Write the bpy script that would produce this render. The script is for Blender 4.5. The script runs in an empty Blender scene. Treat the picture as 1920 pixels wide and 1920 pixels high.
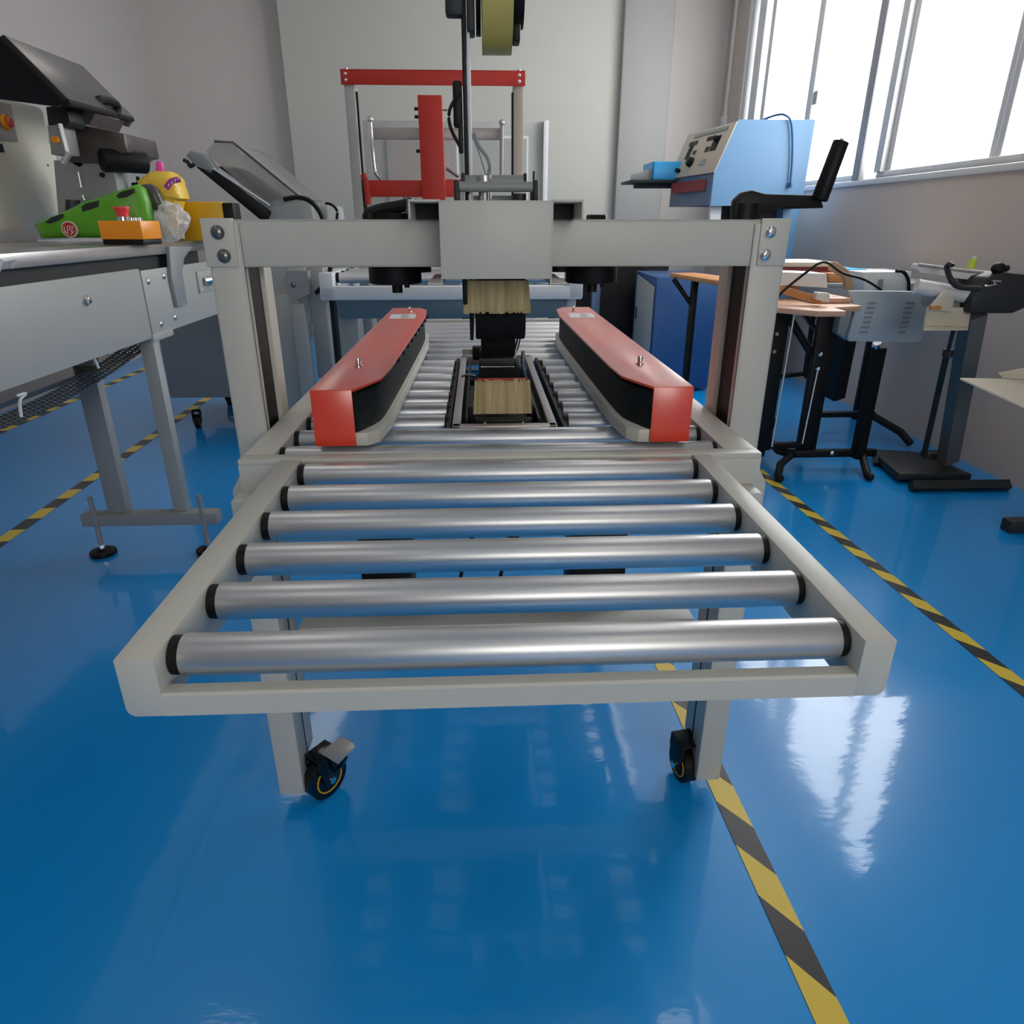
import bpy, bmesh, math, random
from mathutils import Vector, Matrix
random.seed(7)
S = bpy.context.scene
COL = S.collection
# ------------------------------------------------------------------ camera
FPX, PITCH, YAW = 1293.0, 0.3965, 0.045
EYE = Vector((0, 0, 1.0))
FW = Vector((math.sin(YAW)*math.cos(PITCH), math.cos(YAW)*math.cos(PITCH), -math.sin(PITCH)))
RT = Vector((math.cos(YAW), -math.sin(YAW), 0))
UP = RT.cross(FW)
cd = bpy.data.cameras.new('camera'); cam = bpy.data.objects.new('camera', cd); COL.objects.link(cam)
cam.matrix_world = Matrix(((RT.x, UP.x, -FW.x, EYE.x), (RT.y, UP.y, -FW.y, EYE.y), (RT.z, UP.z, -FW.z, EYE.z), (0, 0, 0, 1)))
cd.sensor_width = 36; cd.lens = 36*FPX/1920; cd.clip_start = 0.02
S.camera = cam
# ------------------------------------------------------------------ world, exposure
w = bpy.data.worlds.new('world'); S.world = w; w.use_nodes = True
w.node_tree.nodes['Background'].inputs[0].default_value = (0.85, 0.93, 1.0, 1)
w.node_tree.nodes['Background'].inputs[1].default_value = 1.0
S.view_settings.view_transform = 'Standard'; S.view_settings.look = 'None'
S.view_settings.gamma = 1; S.view_settings.use_curve_mapping = False
S.view_settings.exposure = -0.36
WINDOW_GLOW, FILL_GLOW, REAR_GLOW = 12.0, 4.5, 6.5

# ------------------------------------------------------------------ materials
def mat(name, col, rough=.5, metal=0., coat=0., var=.04, scale=8., bump=0., alpha=1., trans=0., emit=None, spec=.5, coat_rough=.1):
    m = bpy.data.materials.new(name); m.use_nodes = True
    nt = m.node_tree; b = nt.nodes['Principled BSDF']
    b.inputs['Roughness'].default_value = rough; b.inputs['Metallic'].default_value = metal
    b.inputs['Coat Weight'].default_value = coat; b.inputs['Coat Roughness'].default_value = coat_rough
    b.inputs['Alpha'].default_value = alpha; b.inputs['Transmission Weight'].default_value = trans
    b.inputs['Specular IOR Level'].default_value = spec
    tc = nt.nodes.new('ShaderNodeTexCoord'); no = nt.nodes.new('ShaderNodeTexNoise')
    no.inputs['Scale'].default_value = scale; no.inputs['Detail'].default_value = 4
    nt.links.new(tc.outputs['Object'], no.inputs['Vector'])
    mx = nt.nodes.new('ShaderNodeMix'); mx.data_type = 'RGBA'
    mx.inputs[6].default_value = (*[c*(1-var) for c in col], 1); mx.inputs[7].default_value = (*[min(1, c*(1+var)) for c in col], 1)
    nt.links.new(no.outputs['Fac'], mx.inputs[0]); nt.links.new(mx.outputs[2], b.inputs['Base Color'])
    if bump:
        bp = nt.nodes.new('ShaderNodeBump'); bp.inputs['Strength'].default_value = bump; bp.inputs['Distance'].default_value = .01
        n2 = nt.nodes.new('ShaderNodeTexNoise'); n2.inputs['Scale'].default_value = scale*12
        nt.links.new(tc.outputs['Object'], n2.inputs['Vector'])
        nt.links.new(n2.outputs['Fac'], bp.inputs['Height']); nt.links.new(bp.outputs['Normal'], b.inputs['Normal'])
    if emit:
        b.inputs['Emission Color'].default_value = (*emit[0], 1); b.inputs['Emission Strength'].default_value = emit[1]
    return m
M = {}
M['paint'] = mat('warm_grey_powder_coat', (.565, .55, .485), .42, var=.02, bump=.02, scale=30)
M['paint_dark'] = mat('grey_powder_coat', (.30, .31, .31), .45, var=.03)
M['gloss_black'] = mat('glossy_black_plastic', (.004, .004, .004), .15)
M['post_gray'] = mat('dark_grey_post_paint', (.13, .13, .125), .5)
M['cream'] = mat('cream_paint', (.74, .71, .60), .6, var=.02)
M['steel_gray'] = mat('light_grey_steel_paint', (.385, .395, .375), .4, var=.03)
M['white'] = mat('white_paint', (.72, .74, .74), .4, var=.02)
M['red'] = mat('orange_red_paint', (.80, .045, .008), .4, var=.02, coat=1.0, coat_rough=.28)
M['red'].node_tree.nodes['Principled BSDF'].inputs['Coat IOR'].default_value = 1.75
M['deepred'] = mat('red_paint', (.50, .018, .006), .5, var=.03)
M['black'] = mat('black_plastic', (.005, .005, .005), .5, var=.1, spec=.25)
M['rubber'] = mat('black_rubber', (.004, .006, .008), .65, var=.2, scale=60, bump=.3, spec=.2)
M['darkmetal'] = mat('dark_steel', (.20, .20, .19), .25, metal=.8, var=.1)
M['frame_metal'] = mat('brushed_zinc_steel', (.42, .39, .37), .45, metal=.6, var=.08, scale=40)
M['alu'] = mat('satin_aluminium', (.64, .635, .635), .38, metal=.85, var=.01, scale=5)
M['chrome'] = mat('chrome', (.8, .8, .8), .12, metal=1.)
M['stainless'] = mat('stainless_steel', (.52, .50, .49), .3, metal=.8, var=.12, scale=14)
M['orange'] = mat('orange_plastic', (.95, .32, .01), .35, var=.02)
M['yellow'] = mat('amber_yellow_plastic', (.72, .40, .01), .35, var=.08)
M['green'] = mat('green_printed_film', (.10, .36, .015), .4, var=.15, bump=.2)
M['snack'] = mat('yellow_printed_film', (.88, .56, .04), .35, var=.2, bump=.3)
M['pink'] = mat('pink_clip', (.85, .08, .45), .4)
M['redbutton'] = mat('red_plastic_button', (.75, .06, .07), .35)
M['clear'] = mat('crumpled_clear_plastic', (.8, .8, .8), .18, alpha=.55, bump=.4)
M['acrylic'] = mat('clear_acrylic', (.42, .41, .39), .08, alpha=.5)
M['smoke'] = mat('smoked_acrylic', (.10, .085, .08), .15, alpha=.85)
M['smoke_dark'] = mat('dark_smoked_acrylic', (.006, .006, .009), .3, spec=.25)
M['brown_tint'] = mat('grey_brown_acrylic', (.075, .065, .062), .3)
M['blue'] = mat('light_blue_paint', (.115, .26, .44), .4, var=.03)
M['navy'] = mat('blue_cabinet_paint', (.02, .085, .24), .4, var=.04)
M['cyan'] = mat('bright_cyan_sheet', (.03, .42, .85), .35)
M['bluegrey'] = mat('blue_grey_paint', (.10, .15, .25), .4)
M['beige'] = mat('beige_panel', (.48, .42, .34), .5)
M['ivory'] = mat('ivory_sheet', (.62, .57, .45), .5)
M['label'] = mat('worn_white_label', (.70, .68, .66), .4, var=.15, scale=50)
M['wood'] = mat('orange_wood', (.58, .25, .085), .45, var=.18, scale=12)
M['wood_light'] = mat('pale_wood', (.66, .40, .27), .45, var=.15, scale=12)
M['darkred'] = mat('dark_red_board', (.22, .03, .03), .5)
M['cardboard'] = mat('brown_paper', (.42, .27, .16), .7, var=.15)
M['skin_paint'] = mat('gray_cast_paint', (.26, .28, .28), .45)
M['charcoal'] = mat('charcoal_paint', (.025, .028, .030), .5, spec=.3)
M['yellowgreen'] = mat('yellow_green_plastic', (.6, .7, .05), .4)
M['ink'] = mat('magenta_print', (.42, .04, .38), .4)
M['logo'] = mat('red_print', (.38, .03, .03), .4)
M['offwhite_print'] = mat('white_print', (.75, .68, .60), .4)
# tan brush bristles: streaks along the bristles
def bristle():
    m = mat('tan_bristles', (.46, .35, .17), .7)
    nt = m.node_tree; no = [n for n in nt.nodes if n.type == 'TEX_NOISE'][0]; tc = [n for n in nt.nodes if n.type == 'TEX_COORD'][0]
    mp = nt.nodes.new('ShaderNodeMapping'); mp.inputs['Scale'].default_value = (16, 1, 1)
    nt.links.new(tc.outputs['Object'], mp.inputs[0]); nt.links.new(mp.outputs[0], no.inputs['Vector'])
    mx = [n for n in nt.nodes if n.type == 'MIX'][0]
    mx.inputs[6].default_value = (.16, .11, .04, 1); mx.inputs[7].default_value = (.78, .63, .34, 1)
    return m
M['bristle'] = bristle()
def tape_roll():
    m = mat('amber_clear_tape', (.56, .45, .12), .3, var=.12, scale=20); return m
M['taperoll'] = tape_roll()
def belt_mat():
    m = mat('ribbed_black_belt', (.005, .010, .012), .55, spec=.22)
    nt = m.node_tree; b = nt.nodes['Principled BSDF']; tc = [n for n in nt.nodes if n.type == 'TEX_COORD'][0]
    wv = nt.nodes.new('ShaderNodeTexWave'); wv.wave_type = 'BANDS'; wv.bands_direction = 'DIAGONAL'
    wv.inputs['Scale'].default_value = 90; wv.inputs['Distortion'].default_value = 2
    bp = nt.nodes.new('ShaderNodeBump'); bp.inputs['Strength'].default_value = .5; bp.inputs['Distance'].default_value = .004
    nt.links.new(tc.outputs['Object'], wv.inputs['Vector']); nt.links.new(wv.outputs['Fac'], bp.inputs['Height']); nt.links.new(bp.outputs['Normal'], b.inputs['Normal'])
    return m
M['belt'] = belt_mat()
# epoxy floor
def floor_mat():
    m = bpy.data.materials.new('blue_epoxy_floor'); m.use_nodes = True; nt = m.node_tree; b = nt.nodes['Principled BSDF']
    tc = nt.nodes.new('ShaderNodeTexCoord')
    n1 = nt.nodes.new('ShaderNodeTexNoise'); n1.inputs['Scale'].default_value = 1.3; n1.inputs['Detail'].default_value = 3
    nt.links.new(tc.outputs['Object'], n1.inputs['Vector'])
    mx = nt.nodes.new('ShaderNodeMix'); mx.data_type = 'RGBA'
    mx.inputs[6].default_value = (.002, .29, .76, 1); mx.inputs[7].default_value = (.004, .345, .86, 1)
    nt.links.new(n1.outputs['Fac'], mx.inputs[0]); nt.links.new(mx.outputs[2], b.inputs['Base Color'])
    b.inputs['Roughness'].default_value = .30; b.inputs['Specular IOR Level'].default_value = .3
    b.inputs['Coat Weight'].default_value = .75; b.inputs['Coat Roughness'].default_value = .065; b.inputs['Coat IOR'].default_value = 1.45
    n2 = nt.nodes.new('ShaderNodeTexNoise'); n2.inputs['Scale'].default_value = 5; n2.inputs['Detail'].default_value = 6
    mp = nt.nodes.new('ShaderNodeMapping'); mp.inputs['Scale'].default_value = (1, 2.2, 1); mp.inputs['Rotation'].default_value = (0, 0, .7)
    nt.links.new(tc.outputs['Object'], mp.inputs[0]); nt.links.new(mp.outputs[0], n2.inputs['Vector'])
    bp = nt.nodes.new('ShaderNodeBump'); bp.inputs['Strength'].default_value = .05; bp.inputs['Distance'].default_value = .02
    nt.links.new(n2.outputs['Fac'], bp.inputs['Height']); nt.links.new(bp.outputs['Normal'], b.inputs['Coat Normal'])
    return m
M['floor'] = floor_mat()
M['wall_left'] = mat('painted_plaster_shaded', (.40, .365, .345), .75, var=.02, scale=2, bump=.03)  # same paint as the back wall, darkened to stand for weaker light
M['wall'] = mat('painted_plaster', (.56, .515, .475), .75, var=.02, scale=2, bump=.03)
M['wall_green'] = mat('grey_green_plaster', (.445, .435, .385), .75, var=.02, scale=2, bump=.03)
M['pillar'] = mat('grey_plaster', (.30, .295, .28), .7, var=.03, scale=2)
M['wall_warm'] = mat('warm_painted_plaster', (.54, .455, .395), .75, var=.02, scale=2, bump=.03)
M['teal'] = mat('teal_grey_paint', (.12, .19, .23), .45)
M['ceiling'] = mat('white_ceiling', (.7, .7, .68), .8, var=.01)
M['alu_frame'] = mat('white_aluminium_profile', (.62, .62, .62), .4, var=.03)
M['alu_frame_dark'] = mat('grey_aluminium_profile', (.30, .30, .31), .4, var=.03)
M['daylight'] = mat('frosted_pane_lit_by_sky', (.9, .9, .9), .4, emit=((.97, .985, 1.0), WINDOW_GLOW))
M['rear_daylight'] = mat('rear_frosted_pane_lit_by_sky', (.9, .9, .9), .4, emit=((1.0, .98, .93), REAR_GLOW))
M['fill_lamp'] = mat('fill_lamp_diffuser', (.9, .9, .9), .4, emit=((1.0, .93, .82), FILL_GLOW))
def stripe_mat(name, slant, seg):
    m = bpy.data.materials.new(name); m.use_nodes = True; nt = m.node_tree; b = nt.nodes['Principled BSDF']
    tc = nt.nodes.new('ShaderNodeTexCoord'); sp = nt.nodes.new('ShaderNodeSeparateXYZ'); nt.links.new(tc.outputs['Object'], sp.inputs[0])
    a = nt.nodes.new('ShaderNodeMath'); a.operation = 'MULTIPLY_ADD'; a.inputs[1].default_value = slant
    nt.links.new(sp.outputs['X'], a.inputs[0]); nt.links.new(sp.outputs['Y'], a.inputs[2])
    d = nt.nodes.new('ShaderNodeMath'); d.operation = 'DIVIDE'; d.inputs[1].default_value = seg*2; nt.links.new(a.outputs[0], d.inputs[0])
    f = nt.nodes.new('ShaderNodeMath'); f.operation = 'FRACT'; nt.links.new(d.outputs[0], f.inputs[0])
    g = nt.nodes.new('ShaderNodeMath'); g.operation = 'GREATER_THAN'; g.inputs[1].default_value = .5; nt.links.new(f.outputs[0], g.inputs[0])
    mx = nt.nodes.new('ShaderNodeMix'); mx.data_type = 'RGBA'
    mx.inputs[6].default_value = (.80, .58, .05, 1); mx.inputs[7].default_value = (.022, .02, .022, 1)
    nt.links.new(g.outputs[0], mx.inputs[0]); nt.links.new(mx.outputs[2], b.inputs['Base Color'])
    b.inputs['Roughness'].default_value = .4; b.inputs['Coat Weight'].default_value = .2
    return m

# ------------------------------------------------------------------ mesh helpers
class MB:
    def __init__(s): s.bm = bmesh.new(); s.T = Matrix.Identity(4)
    def _add(s, tmp):
        me = bpy.data.meshes.new('t'); tmp.transform(s.T); tmp.to_mesh(me); s.bm.from_mesh(me); bpy.data.meshes.remove(me); tmp.free(); return s
    def box(s, x0, x1, y0, y1, z0, z1, bev=0., seg=2):
        t = bmesh.new(); bmesh.ops.create_cube(t, size=1)
        t.transform(Matrix.Translation(((x0+x1)/2, (y0+y1)/2, (z0+z1)/2)) @ Matrix.Diagonal((abs(x1-x0), abs(y1-y0), abs(z1-z0), 1)))
        if bev:
            bev = min(bev, abs(x1-x0)*.45, abs(y1-y0)*.45, abs(z1-z0)*.45)
            bmesh.ops.bevel(t, geom=t.edges[:], offset=bev, segments=seg, affect='EDGES', profile=.5)
        return s._add(t)
    def cyl(s, p0, p1, r, r1=None, n=24, bev=0.):
        p0 = Vector(p0); p1 = Vector(p1); d = p1-p0; t = bmesh.new()
        bmesh.ops.create_cone(t, cap_ends=True, segments=n, radius1=r, radius2=r if r1 is None else r1, depth=d.length)
        if bev:
            es = [e for e in t.edges if len(e.link_faces) == 2 and any(len(f.verts) > 4 for f in e.link_faces)]
            bmesh.ops.bevel(t, geom=es, offset=bev, segments=2, affect='EDGES', profile=.5)
        t.transform(Matrix.Translation((p0+p1)/2) @ d.to_track_quat('Z', 'Y').to_matrix().to_4x4())
        return s._add(t)
    def sphere(s, c, r, sc=(1, 1, 1), n=16):
        t = bmesh.new(); bmesh.ops.create_uvsphere(t, u_segments=n, v_segments=n//2, radius=r)
        t.transform(Matrix.Translation(c) @ Matrix.Diagonal((*sc, 1))); return s._add(t)
    def prism(s, pts, off, bev=0.):
        """polygon of 3D points swept by vector off"""
        t = bmesh.new(); off = Vector(off)
        a = [t.verts.new(Vector(p)) for p in pts]; b = [t.verts.new(Vector(p)+off) for p in pts]
        n = len(pts); t.faces.new(a[::-1]); t.faces.new(b)
        for i in range(n): t.faces.new((a[i], a[(i+1) % n], b[(i+1) % n], b[i]))
        bmesh.ops.recalc_face_normals(t, faces=t.faces[:])
        if bev: bmesh.ops.bevel(t, geom=t.edges[:], offset=bev, segments=2, affect='EDGES', profile=.5)
        return s._add(t)
    def tube(s, pts, r, n=10, smooth=True):
        pts = [Vector(p) for p in pts]
        if smooth and len(pts) > 2:
            q = []
            for i in range(len(pts)-1):
                p0 = pts[max(i-1, 0)]; p1 = pts[i]; p2 = pts[i+1]; p3 = pts[min(i+2, len(pts)-1)]
                for k in range(6):
                    u = k/6.; q.append(.5*((2*p1)+(-p0+p2)*u+(2*p0-5*p1+4*p2-p3)*u*u+(-p0+3*p1-3*p2+p3)*u**3))
            q.append(pts[-1]); pts = q
        t = bmesh.new(); rings = []; up = Vector((0, 0, 1))
        for i, p in enumerate(pts):
            d = (pts[min(i+1, len(pts)-1)]-pts[max(i-1, 0)]).normalized()
            a = d.cross(up)
            if a.length < .05: a = d.cross(Vector((1, 0, 0)))
            a.normalize(); b = a.cross(d).normalized()
            rings.append([t.verts.new(p+a*r*math.cos(2*math.pi*k/n)+b*r*math.sin(2*math.pi*k/n)) for k in range(n)])
        for i in range(len(rings)-1):
            for k in range(n): t.faces.new((rings[i][k], rings[i][(k+1) % n], rings[i+1][(k+1) % n], rings[i+1][k]))
        t.faces.new(rings[0][::-1]); t.faces.new(rings[-1]); bmesh.ops.recalc_face_normals(t, faces=t.faces[:])
        return s._add(t)
    def ring(s, c, axis, r0, r1, wdt, n=40):
        """flat-sided annulus round axis through c, r0 inner, r1 outer"""
        t = bmesh.new(); v = []
        for k in range(n):
            a = 2*math.pi*k/n; row = []
            for rr, h in ((r0, -wdt/2), (r1, -wdt/2), (r1, wdt/2), (r0, wdt/2)): row.append(t.verts.new((rr*math.cos(a), rr*math.sin(a), h)))
            v.append(row)
        for k in range(n):
            for j in range(4): t.faces.new((v[k][j], v[(k+1) % n][j], v[(k+1) % n][(j+1) % 4], v[k][(j+1) % 4]))
        bmesh.ops.recalc_face_normals(t, faces=t.faces[:])
        t.transform(Matrix.Translation(c) @ Vector(axis).to_track_quat('Z', 'Y').to_matrix().to_4x4()); return s._add(t)
    def obj(s, name, m, parent=None, angle=35):
        me = bpy.data.meshes.new(name); s.bm.to_mesh(me); s.bm.free()
        root = parent
        off = Vector((0, 0, 0))
        while root is not None: off += root.location; root = root.parent
        me.transform(Matrix.Translation(-off))
        for p in me.polygons: p.use_smooth = True
        me.set_sharp_from_angle(angle=math.radians(angle))
        me.materials.append(M[m] if isinstance(m, str) else m)
        o = bpy.data.objects.new(name, me); COL.objects.link(o)
        if parent is not None: o.parent = parent
        return o
def thing(name, loc, label, cat, group=None):
    o = bpy.data.objects.new(name, None); COL.objects.link(o); o.location = loc; o.empty_display_size = .05
    o['label'] = label; o['category'] = cat
    if group: o['group'] = group
    return o
def tag(o, label, cat, group=None):
    o['label'] = label; o['category'] = cat
    if group: o['group'] = group
    return o
def struct(o): o['kind'] = 'structure'; return o
def B(name, m, parent, *a, bev=.0, **k): return MB().box(*a, bev=bev).obj(name, m, parent)
def at(x, y, Y):
    """a point of the place at depth Y on the sight line through (x, y)"""
    d = FW+RT*((x-960)/FPX)-UP*((y-960)/FPX); return EYE+d*(Y/d.y)
def atx(x, y, X):
    d = FW+RT*((x-960)/FPX)-UP*((y-960)/FPX); return EYE+d*(X/d.x)
def hexbolt(p, ax, r, h):
    p = Vector(p); ax = Vector(ax); mb = MB(); mb.cyl(p, p+ax*h*.3, r*1.45, n=20); mb.cyl(p+ax*h*.3, p+ax*h, r, n=6, bev=r*.1); return mb
def domebolt(p, ax, r):
    p = Vector(p); ax = Vector(ax); mb = MB(); mb.cyl(p, p+ax*r*.18, r, n=28); mb.sphere(p+ax*r*.15, r*.93, sc=tuple(.55 if abs(c) > .5 else 1 for c in ax), n=24); mb.cyl(p+ax*r*.5, p+ax*r*.67, r*.34, r*.30, n=6); return mb
    p = Vector(p); ax = Vector(ax); mb = MB(); mb.cyl(p, p+ax*r*.25, r, n=24); mb.cyl(p+ax*r*.25, p+ax*r*.6, r*.97, r*.6, n=24); mb.cyl(p+ax*r*.6, p+ax*r*.62, r*.35, n=6); return mb

# ------------------------------------------------------------------ the room
XW = 2.19; YB = 7.0; XL = -2.75; YF = -3.2; ZC = 3.0
struct(B('floor', 'floor', None, XL-.2, XW+.2, YF-.2, YB+.2, -.1, 0))
struct(B('ceiling', 'ceiling', None, XL-.2, XW+.2, YF-.2, YB+.2, ZC, ZC+.1))
SILL, HEAD = 1.228, 2.66
WY0, WY1 = 2.78, 6.42
mb = MB()
mb.box(XW, XW+.2, YF, YB, 0, SILL); mb.box(XW, XW+.2, YF, YB, HEAD, ZC)
mb.box(XW, XW+.2, YF, WY0, SILL, HEAD); mb.box(XW, XW+.2, WY1, YB, SILL, HEAD)
struct(mb.obj('wall_right', 'wall_warm'))
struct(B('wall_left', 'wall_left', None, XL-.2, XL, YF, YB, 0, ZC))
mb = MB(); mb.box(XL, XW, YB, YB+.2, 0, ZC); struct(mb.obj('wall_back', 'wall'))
struct(B('wall_back_panel', 'wall_green', None, -1.61, 1.25, 6.86, YB, 0, ZC))
mb = MB(); mb.box(1.235, 1.66, 6.78, YB, 0, ZC, bev=.02); struct(mb.obj('trim_1', 'pillar'))
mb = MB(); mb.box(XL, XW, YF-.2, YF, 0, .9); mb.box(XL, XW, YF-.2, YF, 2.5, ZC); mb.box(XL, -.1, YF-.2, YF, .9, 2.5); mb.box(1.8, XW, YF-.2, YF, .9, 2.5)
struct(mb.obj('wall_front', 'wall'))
struct(B('window_3', 'rear_daylight', None, -.1, 1.8, YF-.12, YF-.10, .9, 2.5))
# windows: white frames, frosted panes
def window(n, bars, panes):
    mb = MB(); mb.box(XW+.02, XW+.10, bars[0][0], bars[-1][1], SILL, SILL+.035, bev=.004); mb.box(XW+.02, XW+.10, bars[0][0], bars[-1][1], HEAD-.05, HEAD, bev=.004)
    for a, b, dep in bars: mb.box(XW+dep, XW+.10, a, b, SILL+.03, HEAD-.04, bev=.006)
    root = struct(mb.obj('window_%d' % n, 'alu_frame'))
    for a, b in panes: MB().box(XW+.075, XW+.085, a, b, SILL+.03, HEAD-.04).obj('window_pane', 'daylight', root)
    return root
w1 = window(1, [(4.31, 4.345, .0), (4.345, 4.42, .03), (5.165, 5.215, .03), (5.215, 5.29, .045), (6.02, 6.10, .03), (6.17, 6.32, .01), (6.36, WY1, -.01)], [(4.42, 5.165), (5.29, 6.02), (6.10, 6.36)])
MB().box(XW+.03, XW+.05, 5.10, 5.16, 1.72, 1.80, bev=.006).obj('window_latch', 'alu_frame_dark', w1)
w2 = window(2, [(2.78, 2.84, .0), (3.19, 3.235, .03), (3.235, 3.29, .045), (4.04, 4.09, .03), (4.09, 4.16, .0)], [(2.84, 3.19), (3.29, 4.04), (4.16, 4.31)])
MB().box(XW-.012, XW+.02, 4.29, 4.37, SILL, HEAD, bev=.004).obj('window_post', 'alu_frame_dark', w2)
mb = MB(); mb.box(XW-.015, XW+.08, WY0-.03, WY1+.02, SILL-.03, SILL, bev=.006); struct(mb.obj('trim_2', 'alu_frame'))
mb = MB(); mb.box(XW-.02, XW, WY1, WY1+.03, SILL, HEAD); struct(mb.obj('trim_3', 'alu_frame'))
# unseen ceiling panels added as fill light, above and behind
for i, (x, y) in enumerate([(-1.4, -.8), (1.0, -.8), (-1.4, 1.8), (1.0, 1.8), (-1.4, 4.6), (1.0, 4.6)]):
    where = ['behind the camera on the left', 'behind the camera on the right', 'over the front of the left work table', 'over the front roller conveyor', 'over the back of the left machines', 'over the back carton sealer']
    t = thing('fill_light', (x, y, ZC), 'unseen white fill light panel added '+where[i], 'added fill light', 'unseen fill light panels')
    mb = MB(); mb.box(x-.16, x+.16, y-.62, y+.62, ZC-.04, ZC, bev=.005); mb.obj('housing', 'alu_frame', t)
    B('diffuser', 'fill_lamp', t, x-.14, x+.14, y-.6, y+.6, ZC-.045, ZC-.038)
# conduit on the right wall
mb = MB(); mb.cyl((XW-.02, 7-.02, 1), (XW-.02, 6.98, 1), .001)
t = thing('wall_conduit', (XW-.03, 6.9, 0), 'thin white cable conduit with socket box on the wall left of the window', 'conduit')
cp = [atx(1330, -40, XW-.012), atx(1325, 40, XW-.012), atx(1306, 212, XW-.012)]
yy = 6.83
t.location = (XW-.03, yy, 1.8)
B('channel', 'ceiling', t, XW-.02, XW-.001, yy-.02, yy+.02, 1.86, ZC-.01, bev=.003)
B('socket_box', 'ceiling', t, XW-.035, XW-.001, yy-.05, yy+.05, 1.78, 1.87, bev=.004)

# ------------------------------------------------------------------ floor tapes
def tape(p0, p1, wd, m, label):
    p0 = Vector(p0); p1 = Vector(p1); d = p1-p0; L = d.length; a = math.atan2(-d.x, d.y)
    mb = MB(); mb.box(-wd/2, wd/2, 0, L, .0, .0012); o = mb.obj('floor_marking_tape', m)
    o.location = (p0.x, p0.y, .0006); o.rotation_euler = (0, 0, a); return tag(o, label, 'tape', 'hazard tapes on the floor')
tape((.478, -.137+.085), (.432, 1.55), .045, stripe_mat('hazard_stripes_steep', 1.45, .0985), 'black and yellow striped tape running past the front right caster')
tape((1.275, .30), (1.185, 3.6), .045, stripe_mat('hazard_stripes_right', 1.3, .082), 'black and yellow striped tape reaching the right edge of the photo')
tape((-1.615, 1.2), (-1.70, 4.4), .05, stripe_mat('hazard_stripes_left', -.1, .100), 'black and yellow striped tape under the left work table')
tape((-2.50, 3.2), (-2.50, 6.6), .05, stripe_mat('hazard_stripes_far', -.1, .100), 'far black and yellow striped tape close to the left wall')

# ------------------------------------------------------------------ the carton sealer
CS = thing('carton_sealer', (.03, 1.4, 0), 'light grey carton sealing machine with silver rollers and two red side belts', 'packing machine')
H = .663
XA, XB = -.377, .444
# infeed frame (C channels) : rails, low front bar
def channel_rail(x0, x1, y0, y1, z0, z1, inner, name, parent, t=.003):
    mb = MB(); mb.box(x0, x1, y0, y1, z1-t, z1, bev=.001)
    xo = x0 if inner > 0 else x1-t
    mb.box(xo, xo+t, y0, y1, z0, z1, bev=.001); mb.box(x0, x1, y0, y1, z0, z0+t, bev=.001)
    xi = x1-t if inner > 0 else x0
    mb.box(xi, xi+t, y0, y1, z1-.014, z1, bev=.001)
    return mb.obj(name, 'paint', parent)
def corner_plate(x0, x1, xin, y):
    # front end of an infeed rail with a rounded lower outer corner
    s = 1 if xin > (x0+x1)/2 else -1
    xo = x0 if s > 0 else x1
    r = .009; pts = [(xo, y, H), (xo, y, .604+r)]
    for k in range(1, 6):
        a = k*math.pi/10; pts.append((xo+s*r*(1-math.cos(a)), y, .604+r*(1-math.sin(a))))
    pts += [(xin, y, .604), (xin, y, H)]
    return pts
mb = MB()
mb.prism(corner_plate(-.312, -.279, -.279, .498), (0, .5295, 0), bev=.0015)
mb.prism(corner_plate(.332, .361, .332, .498), (0, .5295, 0), bev=.0015)
mb.prism([(-.280, .4985, .604), (-.280, .4985, .6245), (-.280, .5005, .627), (-.280, .513, .627), (-.280, .513, .6235), (-.280, .5025, .6235), (-.280, .5025, .604)], (.613, 0, 0))
mb.box(-.280, .333, .499, .520, .6045, .607)
infeed = mb.obj('infeed_frame', 'paint', CS)
for k in range(6):
    for sx, xx in ((-1, -.279), (1, .332)):
        y = .533+.0945*k
        hexbolt((xx, y-.004, .632), (-sx, 0, 0), .0035, .006).obj('axle_nut', 'chrome', infeed)
# main bed frame
mb = MB()
mb.box(XA, -.329, 1.0325, 2.72, .604, H, bev=.002); mb.box(.392, XB, 1.0325, 2.72, .604, H, bev=.002)
mb.box(XA-.0005, XB+.0005, 1.028, 1.056, .654, H+.0006, bev=.002); mb.box(XA-.0005, XB+.0005, 1.028, 1.0345, .604, .6545, bev=.001)
mb.box(XA, XB, 2.70, 2.72, .604, H, bev=.002)
bed = mb.obj('bed_frame', 'paint', CS)
# rollers
R0 = .019
def roller_mesh(x0, x1):
    mb = MB(); mb.cyl((x0, 0, 0), (x1, 0, 0), R0, n=40, bev=.0012); return mb
def roller(x0, x1, y, cache={}):
    key = (round(x0, 3), round(x1, 3)); o = None
    if key not in cache:
        r = roller_mesh(x0, x1).obj('roller', 'alu', None)
        e = MB(); e.cyl((x0-.009, 0, 0), (x0, 0, 0), R0*.93, n=32); e.cyl((x1, 0, 0), (x1+.007, 0, 0), R0*.90, n=32); e.cyl((x0-.013, 0, 0), (x1+.012, 0, 0), .004, n=10)
        c = e.obj('end_caps', 'black', None); cache[key] = (r.data, c.data)
        bpy.data.objects.remove(r); bpy.data.objects.remove(c)
    rd, cd_ = cache[key]
    r = bpy.data.objects.new('roller', rd); COL.objects.link(r); r.parent = CS; r.location = (-CS.location.x, y-CS.location.y, .644)
    c = bpy.data.objects.new('end_caps', cd_); COL.objects.link(c); c.parent = r
for k in range(6): roller(-.269, .324, .533+.0945*k)
for k in range(17):
    y = 1.097+.095*k
    if 2 <= k <= 8: roller(-.320, -.070, y); roller(.165, .384, y)
    else: roller(-.320, .384, y)
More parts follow.
